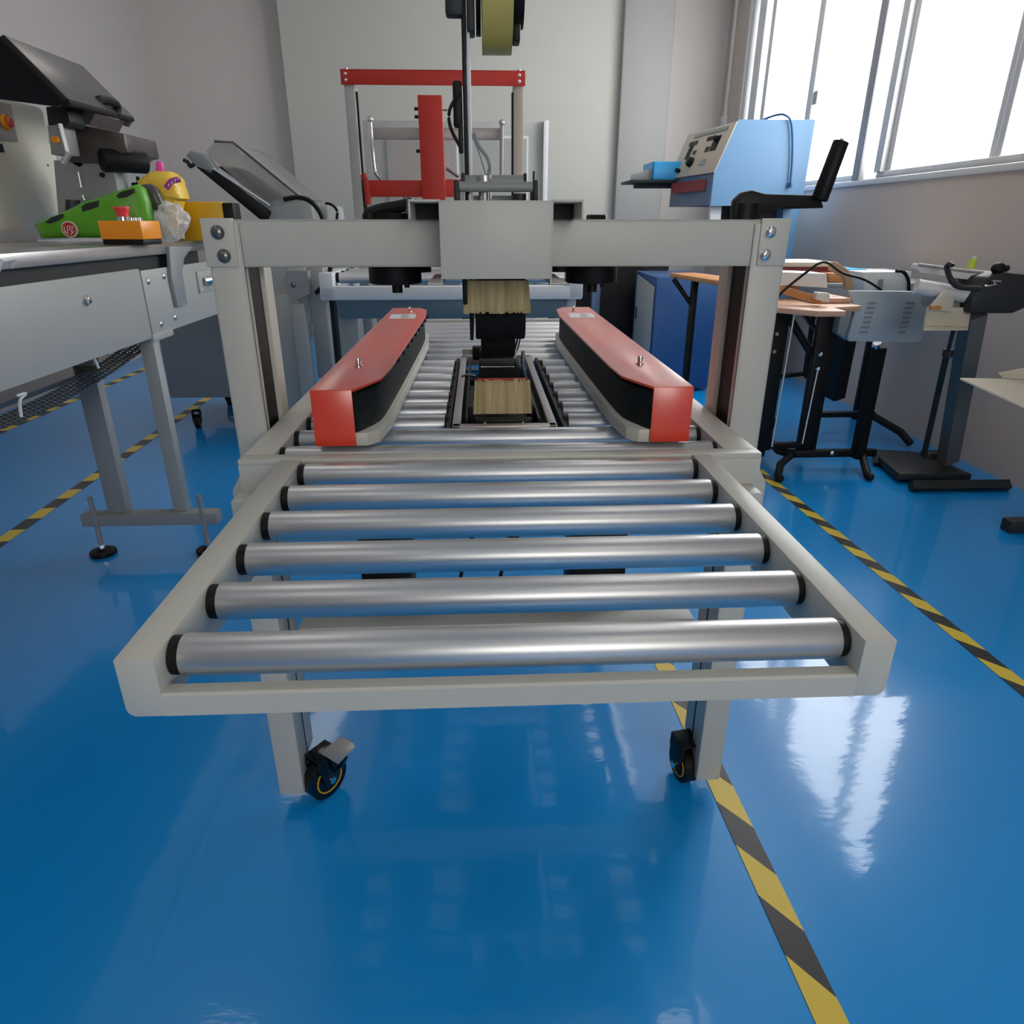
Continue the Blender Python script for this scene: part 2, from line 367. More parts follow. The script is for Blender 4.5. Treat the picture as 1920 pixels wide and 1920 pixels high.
# inner roller support rails under the split rollers
mb = MB(); mb.box(-.066, -.058, 1.22, 1.93, .61, .655); mb.box(.150, .158, 1.22, 1.93, .61, .655); mb.obj('inner_rails', 'black', CS)
# posts: C channels open to the inside, shade in the slot put in as a black strip, bolted outside the bed rails
for sx, x0, x1 in ((-1, -.434, -.3795), (1, .4515, .508)):
    mb = MB(); mb.box(x0, x1, 1.200, 1.206, .44, 1.0, bev=.0015); mb.box(x0, x1, 1.306, 1.352, .44, 1.0, bev=.0015)
    xo = x0 if sx < 0 else x1-.004
    mb.box(xo, xo+.004, 1.20, 1.352, .44, 1.0, bev=.001)
    xi = x1-.003 if sx < 0 else x0
    mb.box(xi, xi+.003, 1.20, 1.218, .44, 1.0)
    p = mb.obj('post', 'paint', CS)
    xa = x1-.024 if sx < 0 else x0+.008
    B('dark_strip', 'black', p, xa, xa+.016, 1.212, 1.303, .46, .95)
    # outer foot bracket beside the bed
    xb = x0-.012 if sx < 0 else x1+.012; xe = x1+.002 if sx < 0 else x0-.002
    pts = [(xe, 1.165, .598), (xb+(.022*(-sx)), 1.165, .598), (xb, 1.165, .560), (xb, 1.165, .49), (xe, 1.165, .44)]
    MB().prism(pts, (0, .032, 0), bev=.004).obj('foot_bracket', 'paint', CS)
# legs with telescoping slot and casters
def caster(x, y, parent, brake):
    ax = (1, -.75, 0) if brake else (1, .2, 0); R = .042 if brake else .036; mt = 'gloss_black' if brake else 'black'
    c = MB(); c.ring((x, y, R), ax, .008, R, .024, n=48); t_ = c.obj('caster', mt, parent)
    d = MB(); d.ring((x, y, R), ax, R*.64, R*.70, .027); d.obj('wheel_ring', 'yellow', t_)
    d = MB(); d.ring((x, y, R), ax, .0, .007, .046, n=16); d.obj('axle', 'chrome', t_)
    d = MB(); d.T = Matrix.Translation((x, y, R-.036)) @ Matrix.Rotation(math.atan2(ax[1], 1), 4, 'Z')
    for u in (-.020, .015):
        d.prism([(u, -.012, .028), (u, .012, .028), (u, .026, .070), (u, .024, .094), (u, -.024, .094), (u, -.026, .070)], (.005, 0, 0), bev=.0015)
    d.box(-.020, .020, -.025, .025, .090, .095, bev=.002)
    d.obj('fork', mt, t_)
    if brake:
        d = MB(); P_ = [at(598, 1411, .985), at(640, 1381, .995), at(662, 1392, .985), at(666, 1402, .980), at(650, 1416, .978), at(634, 1433, .975)]
        d.prism(P_, (0, .003, -.003), bev=.001); d.obj('brake_pedal', 'frame_metal', t_)
        d = MB(); d.tube([at(648, 1420, .99), at(640, 1436, 1.0), at(628, 1446, 1.01)], .004, smooth=False); d.obj('pedal_arm', mt, t_)
    return t_
for sx, x0, x1 in ((-1, -.382, -.337), (1, .391, .436)):
    for y0, front in ((.985, 1), (2.45, 0)):
        mb = MB(); mb.box(x0, x1, y0, y0+.048, .032, .612, bev=.003); mb.box(x0+.003, x1-.003, y0+.055, y0+.105, .07, .612, bev=.003)
        l = mb.obj('leg', 'paint', CS)
        xs = x1-.002 if sx < 0 else x0-.002
        B('leg_slot', 'black', l, (x1-.006 if sx < 0 else x0+.002), (x1-.002 if sx < 0 else x0+.006), y0+.047, y0+.058, .07, .60)
        caster(-.306 if sx < 0 else .379, y0+.035 if sx < 0 else y0+.045, l, sx < 0 and front)
# lower cross members and motors
B('lower_crossbar', 'paint', CS, -.35, .40, 1.12, 1.18, .215, .302, bev=.003)
B('lower_crossbar', 'paint', CS, -.35, .40, 2.47, 2.52, .215, .302, bev=.003)
for x0, x1 in ((-.245, -.145), (.17, .285)):
    mb = MB(); mb.box(x0, x1, 1.22, 1.32, .224, .50, bev=.01); mb.cyl(((x0+x1)/2, 1.27, .5), ((x0+x1)/2, 1.27, .60), .02); mb.obj('belt_motor', 'black', CS)
mb = MB(); mb.tube([(.28, 1.2, .33), (.30, 1.19, .30), (.29, 1.2, .25), (.24, 1.2, .225)], .004); mb.tube([(.02, 1.3, .225), (.05, 1.32, .36), (.10, 1.35, .40)], .004); mb.tube([(.06, 1.3, .40), (-.02, 1.36, .38), (-.06, 1.4, .23)], .004); mb.obj('motor_cable', 'black', CS)
# crossbeam with end plates and bolts
mb = MB(); mb.box(-0.4315, 0.5058, 1.2029, 1.2076, 0.9339, 1.0058, bev=.0015); mb.box(-0.4315, 0.5058, 1.2029, 1.276, 1.0012, 1.0058, bev=.0015); mb.box(-0.4315, 0.5058, 1.2029, 1.2296, 0.9339, 0.9385, bev=.0015); mb.box(-0.4315, 0.5058, 1.2644, 1.276, 0.9536, 1.0058)
beam = mb.obj('crossbeam', 'paint', CS)
for sx, x0, x1 in ((-1, -.437, -.387), (1, .461, .5085)):
    mb = MB(); mb.box(x0, x1, 1.1965, 1.2035, 0.935, 1.0075, bev=.001); pl = mb.obj('end_plate', 'paint', CS)
    xx = -.412 if sx < 0 else .477
    for zz in (.9867, .9515):
        domebolt((xx+(.0045 if sx < 0 else -.004)*(zz < .97), 1.1965, zz), (0, -1, 0), .0107 if sx < 0 else .0102).obj('bolt', 'darkmetal' if sx < 0 else 'chrome', pl)
# belt height adjusters above and below the crossbeam
for xc, r in ((-.148, .046), (.200, .046)):
    mb = MB(); mb.cyl((xc, 1.2934, 0.902), (xc, 1.2934, 0.971), r, n=36, bev=.003); mb.cyl((xc+(.035 if xc < 0 else -.055), 1.31, .920), (xc+(.035 if xc < 0 else -.055), 1.31, .98), r*.6)
    mb.cyl((xc+.002, 1.2934, 0.886), (xc+.002, 1.2934, 0.903), 0.0093); mb.cyl((xc+.02, 1.2876, 0.895), (xc+.02, 1.2876, 0.903), 0.0046)
    mb.obj('clamp_knob', 'black', CS)
mb = MB(); mb.tube([(-0.1914, 1.2992, 1.0139), (-0.1682, 1.2992, 1.0209), (-0.1392, 1.2992, 1.0255), (-0.116, 1.2992, 1.0302)], 0.0104); mb.cyl((-0.1508, 1.2992, 0.971), (-0.1508, 1.2992, 1.0162), 0.0302, n=8); mb.sphere((-0.1856, 1.2992, 1.0093), 0.0139); mb.obj('clamp_lever', 'black', CS)
mb = MB(); mb.cyl((-0.116, 1.2876, 1.0139), (-0.1102, 1.2876, 1.0394), 0.0093); mb.obj('lever_pin', 'darkmetal', CS)
mb = MB(); mb.cyl((0.2065, 1.2992, 0.971), (0.2065, 1.2992, 1.0139), 0.0186, n=8, bev=.003); mb.obj('clamp_lever', 'black', CS)
# centre head carrier: front box, channel ears
mb = MB(); mb.box(-0.0563, 0.1085, 1.08, 1.0846, 0.9234, 1.0302, bev=.0012); mb.box(-0.0563, -0.0528, 1.08, 1.508, 0.9234, 1.0302, bev=.001); mb.box(0.105, 0.1085, 1.08, 1.508, 0.9234, 1.0302, bev=.001); mb.box(-0.0563, 0.1085, 1.08, 1.1484, 1.0273, 1.0302, bev=.001)
hc = mb.obj('head_carrier', 'paint', CS)
for sx, x0, x1 in ((-1, -.101, -.0545), (1, .108, .154)):
    mb = MB(); mb.box(x0, x1, 1.0927, 1.5776, 1.0284, 1.0319, bev=.001)
    xo = x0 if sx < 0 else x1-.003
    mb.box(xo, xo+.003, 1.0927, 1.5776, 1.0052, 1.0313, bev=.001); mb.obj('carrier_channel', 'paint', CS)
    MB().box(x0+.004 if sx < 0 else x0, x1 if sx < 0 else x1-.004, 1.1832, 1.218, 1.006, 1.0278).obj('channel_shade', 'black', CS)  # black block puts the shade inside the open channel
    x2 = -.0563 if sx < 0 else .1085
    mb = MB(); mb.box(min(x2, x2+sx*.022), max(x2, x2+sx*.025), 1.096, 1.30, .914, .917, bev=.001); mb.box(x2-.0012, x2+.0012, 1.096, 1.30, .914, .926); mb.obj('lower_flange', 'paint', CS)
# crank on the right post
mb = MB(); mb.prism([(0.4199, 1.218, 1.007), (0.4199, 1.218, 1.0348), (0.4315, 1.218, 1.0464), (0.4466, 1.218, 1.0499), (0.4698, 1.218, 1.0441), (0.5603, 1.218, 1.0423), (0.5707, 1.218, 1.0232), (0.464, 1.218, 1.0209), (0.464, 1.218, 1.007)], (0, .021, 0), bev=.003)
mb.cyl((0.442, 1.232, 1.0062), (0.442, 1.232, 1.030), 0.022, n=24)
ck = mb.obj('height_crank', 'black', CS)
mb = MB(); mb.cyl((0.5591, 1.2168, 1.0348), (0.58, 1.2168, 1.1206), 0.0133, .0125, n=24, bev=.002); mb.obj('crank_grip', 'black', ck)
mb = MB(); mb.cyl((0.58, 1.2168, 1.1206), (0.5812, 1.2168, 1.1241), 0.0035, n=10); mb.obj('grip_screw', 'chrome', ck)

# side belt units
def belt_unit(sx):
    # built for left, mirrored for right about x = .036
    def X(x): return x if sx < 0 else .072-x
    n = 'side_belt_unit'
    skx = 0.0
    inner = [(-.203, 1.08), (-.168, 1.165), (-.163, 1.25), (-.152, 2.02), (-.160, 2.16), (-.185, 2.215)]
    top = [(-.268, 1.08)]+inner+[(-.268, 2.215)]
    mb = MB(); mb.prism([(X(x), y, .755) for x, y in top], (0, 0, .0045), bev=.0012)
    mb.box(*sorted((X(-.268), X(-.203))), 1.079, 1.082, .668, .7585, bev=.0008)
    mb.box(*sorted((X(-.268), X(-.265))), 1.08, 2.215, .672, .7585, bev=.0008)
    cover = mb.obj('side_belt_cover', 'red', CS)
    # belt loop: offset inwards
    off = [(-.206, 1.086), (-.199, 1.086), (-.176, 1.140), (-.170, 1.168), (-.166, 1.25), (-.1555, 2.02), (-.165, 2.14), (-.20, 2.19), (-.215, 2.19)]
    def sweep(pts, th, z0, z1, name, m, par):
        t = MB(); poly = pts+[(x-th, y) for x, y in pts[::-1]]
        t.prism([(X(x), y, z0) for x, y in poly], (0, 0, z1-z0)); return t.obj(name, m, par, angle=25)
    sm = []
    for i in range(len(off)-1):
        for k in range(4): u = k/4.; sm.append((off[i][0]*(1-u)+off[i+1][0]*u, off[i][1]*(1-u)+off[i+1][1]*u))
    sm.append(off[-1])
    for _ in range(3): sm = [sm[0]]+[((sm[i-1][0]+2*sm[i][0]+sm[i+1][0])/4, (sm[i-1][1]+2*sm[i][1]+sm[i+1][1])/4) for i in range(1, len(sm)-1)]+[sm[-1]]
    sweep([(x-.001, y) for x, y in sm], .004, .6885, .7500, 'drive_belt', 'belt', cover)
    core = [(-.25, 1.10), (-.20, 1.10), (-.180, 1.17), (-.165, 2.02), (-.18, 2.15), (-.25, 2.15)]
    MB().prism([(X(x), y, .69) for x, y in core], (0, 0, .064)).obj('belt_core', 'black', cover)
    sk = [(-.262, 1.084), (-.185, 1.084), (-.168, 1.105), (-.158, 1.19), (-.148, 2.02), (-.16, 2.17), (-.262, 2.2)]
    MB().prism([(X(x), y, .6665) for x, y in sk], (0, 0, .022), bev=.0015).obj('lower_plate', 'paint', cover)
    for yb, xb in ((1.27, -.222), (2.10, -.205)):
        mb = MB(); mb.cyl((X(xb), yb, .759), (X(xb), yb, .762), .0075, n=20); mb.cyl((X(xb), yb, .762), (X(xb), yb, .775), .0048, n=16, bev=.001)
        mb.obj('cover_bolt', 'chrome', cover)
    lb = MB(); lb.T = Matrix.Translation((X(-.215), 2.0, .7596)) @ Matrix.Rotation(-.05*sx, 4, 'Z'); lb.box(-.035, .035, -.05, .05, 0, .0006); lb.obj('sticker', 'label', cover)
    pr = MB(); pr.T = Matrix.Translation((X(-.215), 2.0, .7602)) @ Matrix.Rotation(-.05*sx, 4, 'Z')
    for k in range(5): pr.box(-.005, .012+.003*(k % 3), -.035+.015*k, -.028+.015*k, 0, .0003)
    pr.obj('sticker_print', 'skin_paint', cover)
    if sx < 0:
        mb = MB()
        for k in range(9): mb.box(-.1665+.0012*k, -.1585+.0012*k, 1.38+.085*k, 1.41+.085*k, .747, .7545)
        mb.obj('belt_guide_tabs', 'black', cover)
belt_unit(-1); belt_unit(1)

# lower tape head in the bed
mb = MB(); mb.box(-.054, .136, 1.205, 1.222, .640, .664, bev=.002); mb.box(-.054, .140, 1.905, 1.922, .640, .664, bev=.002); mb.box(-.054, -.038, 1.205, 1.922, .640, .664, bev=.002); mb.box(.121, .137, 1.205, 1.922, .640, .664, bev=.002)
tf = mb.obj('tape_unit_frame', 'frame_metal', CS)
mb = MB(); mb.box(-.030, -.026, 1.24, 1.88, .55, .668); mb.box(.104, .108, 1.24, 1.88, .55, .668); mb.box(-.012, .092, 1.235, 1.25, .655, .668, bev=.002); mb.box(-.050, .133, 1.225, 1.90, .612, .618); mb.cyl((-.028, 1.62, .655), (.106, 1.62, .655), .008); mb.box(-.026, -.014, 1.3, 1.45, .62, .675, bev=.003); mb.box(.095, .104, 1.32, 1.42, .62, .672, bev=.003)
mb.obj('tape_unit_plates', 'black', CS)
mb = MB()
for x in (.006, .076): mb.sphere((x, 1.234, .661), .0028)
mb.obj('frame_screws', 'chrome', tf)
for x, y in ((.094, 1.72), (.108, 1.78)): mb = MB(); mb.cyl((x, y, .65), (x, y, .70), .005); mb.obj('guide_pin', 'chrome', tf)
mb = MB(); mb.tube([(-.046, 1.62, .668), (-.03, 1.62, .672), (-.012, 1.62, .668)], .003); mb.obj('spring_hook', 'darkmetal', tf)
def brush(x0, x1, y0, y1, zt, zb, lean, name):
    mb = MB(); n = 34; rnd = random.Random(3 if name == 'lower_brush' else 5)
    for j in range(3):
        for i in range(n):
            u = i/(n-1.); xa = x0+(x1-x0)*u; fan = (u-.5)*.008
            j0 = y0+(y1-y0)*(j+.3*rnd.random())/3; e = rnd.uniform(-.002, .003); wd = (x1-x0)/n*.62
            mb.prism([(xa-wd, j0, zt+(e if name == 'lower_brush' else 0)), (xa+wd, j0, zt+(e if name == 'lower_brush' else 0)), (xa+wd+fan, j0+lean, zb-(0 if name == 'lower_brush' else e)), (xa-wd+fan, j0+lean, zb-(0 if name == 'lower_brush' else e))], (0, .003, 0))
    return mb.obj(name, 'bristle', CS)
lb = brush(-.010, .089, 1.275, 1.290, .728, .668, -.003, 'lower_brush')
MB().box(-.008, .084, 1.291, 1.296, .70, .731).obj('brush_strip', 'deepred', lb)
mb = MB(); mb.cyl((-.004, 1.46, .692), (.080, 1.46, .692), .045, n=40, bev=.002); mb.obj('press_roller', 'rubber', CS)
mb = MB(); mb.box(-.022, .076, 1.90, 1.93, .655, .690, bev=.002); mb.box(-.002, .074, 1.55, 1.60, .655, .74, bev=.004); mb.obj('roller_bracket', 'black', CS)
mb = MB(); mb.box(-.05, .10, 1.925, 1.935, .665, .680); mb.obj('cutter_guard', 'frame_metal', CS)
# upper tape head: hanging block, brush, roller, side plate, tape stand
ub = brush(-.022, .080, 1.205, 1.220, .912, .862, -.006, 'upper_brush')
MB().box(-.028, -.020, 1.19, 1.23, .875, .93, bev=.003).obj('brush_holder', 'black', ub)
mb = MB(); mb.cyl((-.008, 1.26, .845), (.079, 1.26, .845), .036, n=40, bev=.002); mb.box(-.008, .079, 1.235, 1.29, .84, .935, bev=.003)
mb.cyl((.001, 1.36, .79), (.066, 1.36, .79), .03, n=32, bev=.002); mb.box(.001, .066, 1.33, 1.40, .79, .935, bev=.003); mb.box(-.018, -.012, 1.24, 1.50, .81, .94); mb.obj('upper_press_roller', 'rubber', CS)
mb = MB(); mb.cyl((.068, 1.34, .775), (.074, 1.34, .80), .004); mb.tube([(.0, 1.42, .728), (.03, 1.42, .727), (.07, 1.42, .728), (.071, 1.42, .80)], .002, smooth=False); mb.obj('cutter_spring', 'chrome', CS)
mb = MB(); mb.box(-0.0197, -0.0133, 1.1948, 1.334, 0.9536, 1.3828, bev=.001); plate = mb.obj('head_side_plate', 'black', CS)
mb = MB(); mb.box(-0.0122, -0.0075, 1.1925, 1.1994, 0.9884, 1.2726, bev=.001); mb.obj('plate_edge_rail', 'white', plate)
mb = MB(); mb.box(-0.0348, -0.0209, 1.1855, 1.1994, 1.1334, 1.1949, bev=.004); mb.box(-0.0278, -0.0209, 1.1832, 1.1948, 1.0986, 1.1392, bev=.002); mb.tube([(-0.0232, 1.1832, 1.1798), (-0.0394, 1.1832, 1.1566), (-0.0394, 1.1832, 1.1334), (-0.0255, 1.1832, 1.1067)], 0.0026); mb.obj('plate_bracket', 'black', plate)
mb = MB(); mb.box(-0.0418, -0.0162, 1.1832, 1.2064, 1.2738, 1.348, bev=.004); mb.box(-0.0116, 0, 1.1832, 1.2296, 1.2552, 1.3132, bev=.003); mb.obj('reel_axle_block', 'charcoal', plate)
mb = MB(); mb.cyl((-0.0139, 1.2296, 1.319), (0.0789, 1.2296, 1.319), 0.0093); mb.obj('reel_axle', 'darkmetal', plate)
mb = MB(); mb.tube([(-0.0035, 1.1948, 1.1276), (0.0023, 1.1948, 1.1102), (0.0162, 1.1948, 1.0928), (0.0186, 1.1948, 1.0754), (0.0116, 1.1948, 1.058)], 0.0028); mb.tube([(-0.007, 1.1948, 1.1253), (0.0035, 1.1948, 1.0986), (0.0151, 1.1948, 1.0638)], 0.0012); mb.obj('head_cable', 'skin_paint', plate)
mb = MB(); mb.cyl((-0.0302, 1.1542, 1.051), (0.0858, 1.1542, 1.051), 0.0072, n=20); mb.cyl((-0.0232, 1.1948, 1.0603), (0.0742, 1.1948, 1.0603), 0.0093, n=20); mb.box(-0.0186, 0.0719, 1.2064, 1.218, 1.029, 1.0406); gr = mb.obj('guide_roller', 'skin_paint', CS)
mb = MB(); mb.box(-0.036, -0.0278, 1.1426, 1.218, 1.0255, 1.0603, bev=.003); mb.box(-0.0255, -0.0197, 1.1832, 1.218, 1.0464, 1.0719, bev=.002); mb.obj('guide_cheek', 'charcoal', CS)
mb = MB(); mb.box(0.0835, 0.0916, 1.1426, 1.218, 1.0255, 1.0603, bev=.003); mb.box(0.0719, 0.0766, 1.1832, 1.218, 1.0464, 1.0719, bev=.002); mb.cyl((0.087, 1.1832, 1.058), (0.087, 1.1832, 1.0742), 0.0017, n=8); mb.cyl((0.0638, 1.16, 1.0325), (0.0638, 1.16, 1.0418), 0.0104, n=14); mb.obj('guide_cheek', 'charcoal', CS)
mb = MB(); mb.cyl((0.011, 1.1739, 1.0232), (0.011, 1.1739, 1.0673), 0.0099, n=20); mb.obj('guide_pin', 'alu', CS)
mb = MB(); mb.cyl((0.0157, 1.1484, 1.0232), (0.0157, 1.1484, 1.0435), 0.0026, n=10); mb.cyl((-0.0128, 1.16, 1.0232), (-0.0128, 1.16, 1.0406), 0.0035, n=10); mb.obj('guide_screw', 'chrome', CS)
# tape roll on the reel
TR = thing('tape_roll', (0.0325, 1.2296, 1.319), 'roll of amber clear packing tape on the black reel above the sealer', 'tape roll')
MB().ring((0.0325, 1.2296, 1.319), (1, 0, 0), .0476, .0835, .044, n=56).obj('tape', 'taperoll', TR)
MB().ring((0.0325, 1.2296, 1.319), (1, 0, 0), .0441, .0476, .044, n=40).obj('core', 'cardboard', TR)
mb = MB(); mb.ring((0.0052, 1.2296, 1.319), (1, 0, 0), .0093, .0600, .007, n=32); mb.ring((0.0325, 1.2296, 1.319), (1, 0, 0), .0093, .0430, .042, n=32)
mb.box(0.0551, 0.0655, 1.1832, 1.218, 1.2436, 1.2645, bev=.002); mb.ring((0.0626, 1.2296, 1.319), (1, 0, 0), .0093, .0510, .0185, n=24); mb.obj('reel_hub', 'black', CS)

# ================================================================== left work table (conveyor stand)
XT = -.955
WT = thing('work_table', (-1.35, 2.1, 0), 'grey steel work table with stainless top on a T-shaped foot left of the sealer', 'work table')
mb = MB(); mb.box(-1.95, XT, .9, 2.66, .932, .942, bev=.002); mb.box(XT-.004, XT+.002, .9, 2.66, .914, .944, bev=.0015); mb.obj('table_top', 'stainless', WT)
B('back_ledge', 'stainless', WT, -1.56, -1.54, .9, 2.66, .942, .975, bev=.002)
B('under_rail', 'charcoal', WT, -1.5, XT-.02, .95, 2.60, .872, .916)
fas = B('fascia_panel', 'steel_gray', WT, XT-.012, XT-.002, 1.0, 2.10, .690, .882, bev=.001)
mb = MB(); mb.box(XT-.010, XT, 2.105, 2.74, .695, .876, bev=.001); f2 = mb.obj('end_panel', 'steel_gray', WT)
for p in ((2.135, .845), (2.245, .852), (2.165, .722), (2.27, .728)): domebolt((XT, p[0], p[1]), (1, 0, 0), .0095).obj('bolt', 'chrome', f2)
p = atx(162, 563, XT); hexbolt((XT-.003, p.y, p.z), (1, 0, 0), .009, .012).obj('bolt', 'chrome', fas)
# curved strut and toggle latch on the end panel
mb = MB(); mb.prism([atx(318, 462, XT+.012), atx(362, 462, XT+.012), atx(346, 484, XT+.012), atx(342, 510, XT+.012), atx(352, 570, XT+.012), atx(334, 575, XT+.012), atx(322, 520, XT+.012)], (-.012, 0, 0), bev=.0015); mb.obj('curved_strut', 'skin_paint', WT)
mb = MB(); mb.box(XT, XT+.006, 2.50, 2.62, .780, .850, bev=.002)
lt = mb.obj('toggle_latch', 'steel_gray', WT)
mb = MB(); mb.cyl((XT+.006, 2.54, .815), (XT+.03, 2.62, .818), .014, n=16); mb.cyl((XT+.02, 2.62, .82), (XT+.02, 2.70, .82), .006); mb.obj('latch_lever', 'chrome', lt)
for y, z in ((2.515, .838), (2.60, .84), (2.515, .792), (2.60, .79)): domebolt((XT+.006, y, z), (1, 0, 0), .004).obj('rivet', 'alu', lt)
mb = MB(); mb.box(XT-.01, XT+.004, 2.095, 2.235, .68, .70, bev=.001); mb.box(XT-.045, XT-.005, 2.105, 2.145, .14, .70, bev=.002); mb.obj('leg', 'steel_gray', WT)
mb = MB(); mb.box(-1.205, -1.145, 2.10, 2.14, .14, .72, bev=.002); mb.obj('leg', 'paint_dark', WT)
mb = MB(); mb.box(-1.84, -1.79, 2.10, 2.14, .14, .93, bev=.002); mb.obj('leg', 'paint_dark', WT)
B('foot_bar', 'paint_dark', WT, -1.29, -.86, 2.085, 2.135, .098, .14, bev=.006)
for x in (-1.245, -.905):
    mb = MB(); mb.cyl((x, 2.09, .02), (x, 2.09, .20), .0075, n=12); a = mb.obj('levelling_rod', 'paint_dark', WT)
    mb = MB(); mb.cyl((x, 2.09, 0), (x, 2.09, .014), .040, n=32, bev=.003); mb.cyl((x, 2.09, .014), (x, 2.09, .022), .020, .012); mb.obj('foot_pad', 'black', a)
    mb = MB(); mb.cyl((x, 2.09, .022), (x, 2.09, .034), .011, n=6); mb.obj('foot_nut', 'chrome', a)
# chain curtain hanging below and white hooks
mb = MB()
for j in range(4):
    for k in range(70):
        y = 1.10+.018*k; z = .676-.075*math.sin(math.pi*min(1, max(0, (2.30-y)/1.5)))
        mb.box(-1.02-.02*j, -1.008-.02*j, y, y+.011, z-.003+.001*(k % 2), z+.003)
mb.box(-1.6, -1.12, 1.0, 2.3, .60, .612)
ch = mb.obj('chain_belt', 'darkmetal', WT); ch['kind'] = 'stuff'
for px in ((32, 742, 40, 782), (170, 655, 185, 690)):
    a = atx(px[0], px[1], XT-.02); b = atx(px[2], px[3], XT-.02)
    mb = MB(); mb.tube([a, (a.x+.006, a.y+.02, a.z+.0), (a.x, a.y+.004, a.z-.012), b], .0032); mb.obj('hook', 'white', WT)
a = atx(12, 497, XT); mb = MB(); mb.tube([(XT, a.y-.03, a.z-.01), (XT+.012, a.y-.03, a.z+.01), (XT+.012, a.y+.012, a.z+.012), (XT, a.y+.012, a.z-.006)], .0035, smooth=False); mb.obj('pull_handle', 'white', WT)

# control cabinet of the wrapping machine with smoked hood
WM = thing('wrapping_machine', (-1.55, 2.7, .942), 'cream shrink wrapping machine with raised dark smoked hood at the left edge', 'packing machine')
YC = 2.25
def q(x, y, Y=YC): return at(x, y, Y)
XC = q(100, 300, 2.95).x
def qc(x, y, o=0): return atx(x, y, XC)+Vector((o, 0, 0))
lo = qc(124, 418); lo.z = zt0 = .9446; nb = qc(-60, 418); nb.z = .9446
mb = MB(); mb.prism([qc(-60, 168), qc(74, 200), qc(82, 210), qc(92, 268), qc(104, 280), qc(124, 398), qc(122, 420), lo, nb], (-.35, 0, 0), bev=.006)
cab = mb.obj('control_cabinet', 'cream', WM)
mb = MB(); mb.prism([qc(-50, 180), qc(18, 195), qc(32, 266), qc(-50, 262)], (.004, 0, 0), bev=.001); pn = mb.obj('switch_plate', 'frame_metal', cab)
c = qc(8, 229, .004); mb = MB(); mb.cyl(c, c+Vector((.010, 0, 0)), .024, n=24); mb.obj('switch_ring', 'orange', cab)
mb = MB(); c = c+Vector((.010, .006, 0)); mb.cyl(c, c+Vector((.008, 0, 0)), .016, .013, n=12, bev=.002); mb.obj('switch_knob', 'redbutton', cab)
mb = MB(); mb.prism([qc(-12, 268), qc(3, 270), qc(7, 286), qc(-12, 285)], (.003, 0, 0)); mb.obj('emblem', 'black', cab)
c = qc(89, 310); mb = MB(); mb.cyl(c, c+Vector((.003, 0, 0)), .0035, n=10); mb.obj('screw', 'darkmetal', cab)
# hood: dark near face, lighter sloping lid, rim, handle
Y1, Y2 = 2.30, 3.1
mb = MB(); mb.prism([q(-60, 30, Y1), q(4, 76, Y1), q(124, 190, Y1), q(108, 200, Y1), q(-60, 178, Y1)], (0, .012, 0)); mb.obj('hood_side', 'smoke_dark', WM)
lid = MB()
a, b, c_, d = q(4, 72, Y1), q(124, 192, Y1), q(247, 224, Y2), q(150, 127, Y2)
nrm = (b-a).cross(d-a).normalized()*.012
lid.prism([a, b, c_, d], nrm, bev=.001); lid = lid.obj('hood_lid', 'brown_tint', WM)
mb = MB(); mb.tube([a, b], .012, smooth=False); mb.tube([b, c_], .010, smooth=False); mb.obj('hood_rim', 'black', lid)
mb = MB(); h = [q(176, 205, 2.72), q(188, 187, 2.74), q(218, 196, 2.85), q(216, 214, 2.85)]; mb.tube(h, .014); mb.obj('hood_handle', 'black', lid)
mb = MB(); mb.prism([q(118, 196, 2.6), q(178, 212, 2.6), q(168, 234, 2.6), q(125, 226, 2.6)], (0, .2, 0)); mb.obj('hood_flap', 'smoke', WM); mb = MB(); mb.prism([q(222, 222, 3.0), q(246, 228, 3.0), q(240, 238, 3.0), q(232, 236, 3.0)], (0, .01, 0)); mb.obj('hood_flap', 'smoke', WM)
mb = MB(); mb.prism([q(85, 200, 2.5), q(122, 196, 2.5), q(132, 228, 2.5), q(128, 238, 2.5), q(90, 236, 2.5)], (0, .10, 0), bev=.004); mb.obj('hinge_block', 'charcoal', WM)
mb = MB(); mb.prism([q(88, 236, 2.5), q(114, 232, 2.5), q(126, 290, 2.5), q(96, 290, 2.5)], (0, .08, 0), bev=.002); k = mb.obj('side_panel', 'skin_paint', WM)
c = q(106, 262, 2.498); mb = MB(); mb.cyl(c, c+Vector((0, -.012, 0)), .010, n=16); mb.obj('stop_button', 'orange', k)
mb = MB(); mb.tube([q(112, 232, 2.48), q(128, 292, 2.48)], .007, smooth=False); mb.tube([q(131, 286, 2.48), q(118, 306, 2.48)], .009, smooth=False); mb.obj('gas_strut', 'alu', WM)
mb = MB(); mb.prism([q(120, 228, 2.62), q(215, 246, 2.62), q(232, 250, 2.62), q(240, 286, 2.62), q(222, 290, 2.62), q(220, 312, 2.62), q(150, 318, 2.62), q(120, 300, 2.62)], (0, .25, 0), bev=.006); mb.obj('film_carriage', 'brown_tint', WM)
mb = MB(); mb.cyl(q(190, 300, 2.60), q(190, 300, 2.60)+Vector((.10, .1, .0)), .035, n=24, bev=.004); mb.obj('film_roller', 'black', WM)
mb = MB(); mb.prism([q(100, 300, 2.62), q(212, 308, 2.62), q(232, 420, 2.62), q(110, 420, 2.62)], (0, .3, 0), bev=.003); bo = mb.obj('machine_body', 'skin_paint', WM)
for x0, y0, x1, y1 in ((147, 322, 153, 352), (155, 366, 159, 376)): mb = MB(); mb.tube([q(x0, y0, 2.615), q(x1, y1, 2.615)], .005, smooth=False); mb.obj('guide_rod', 'alu', bo)
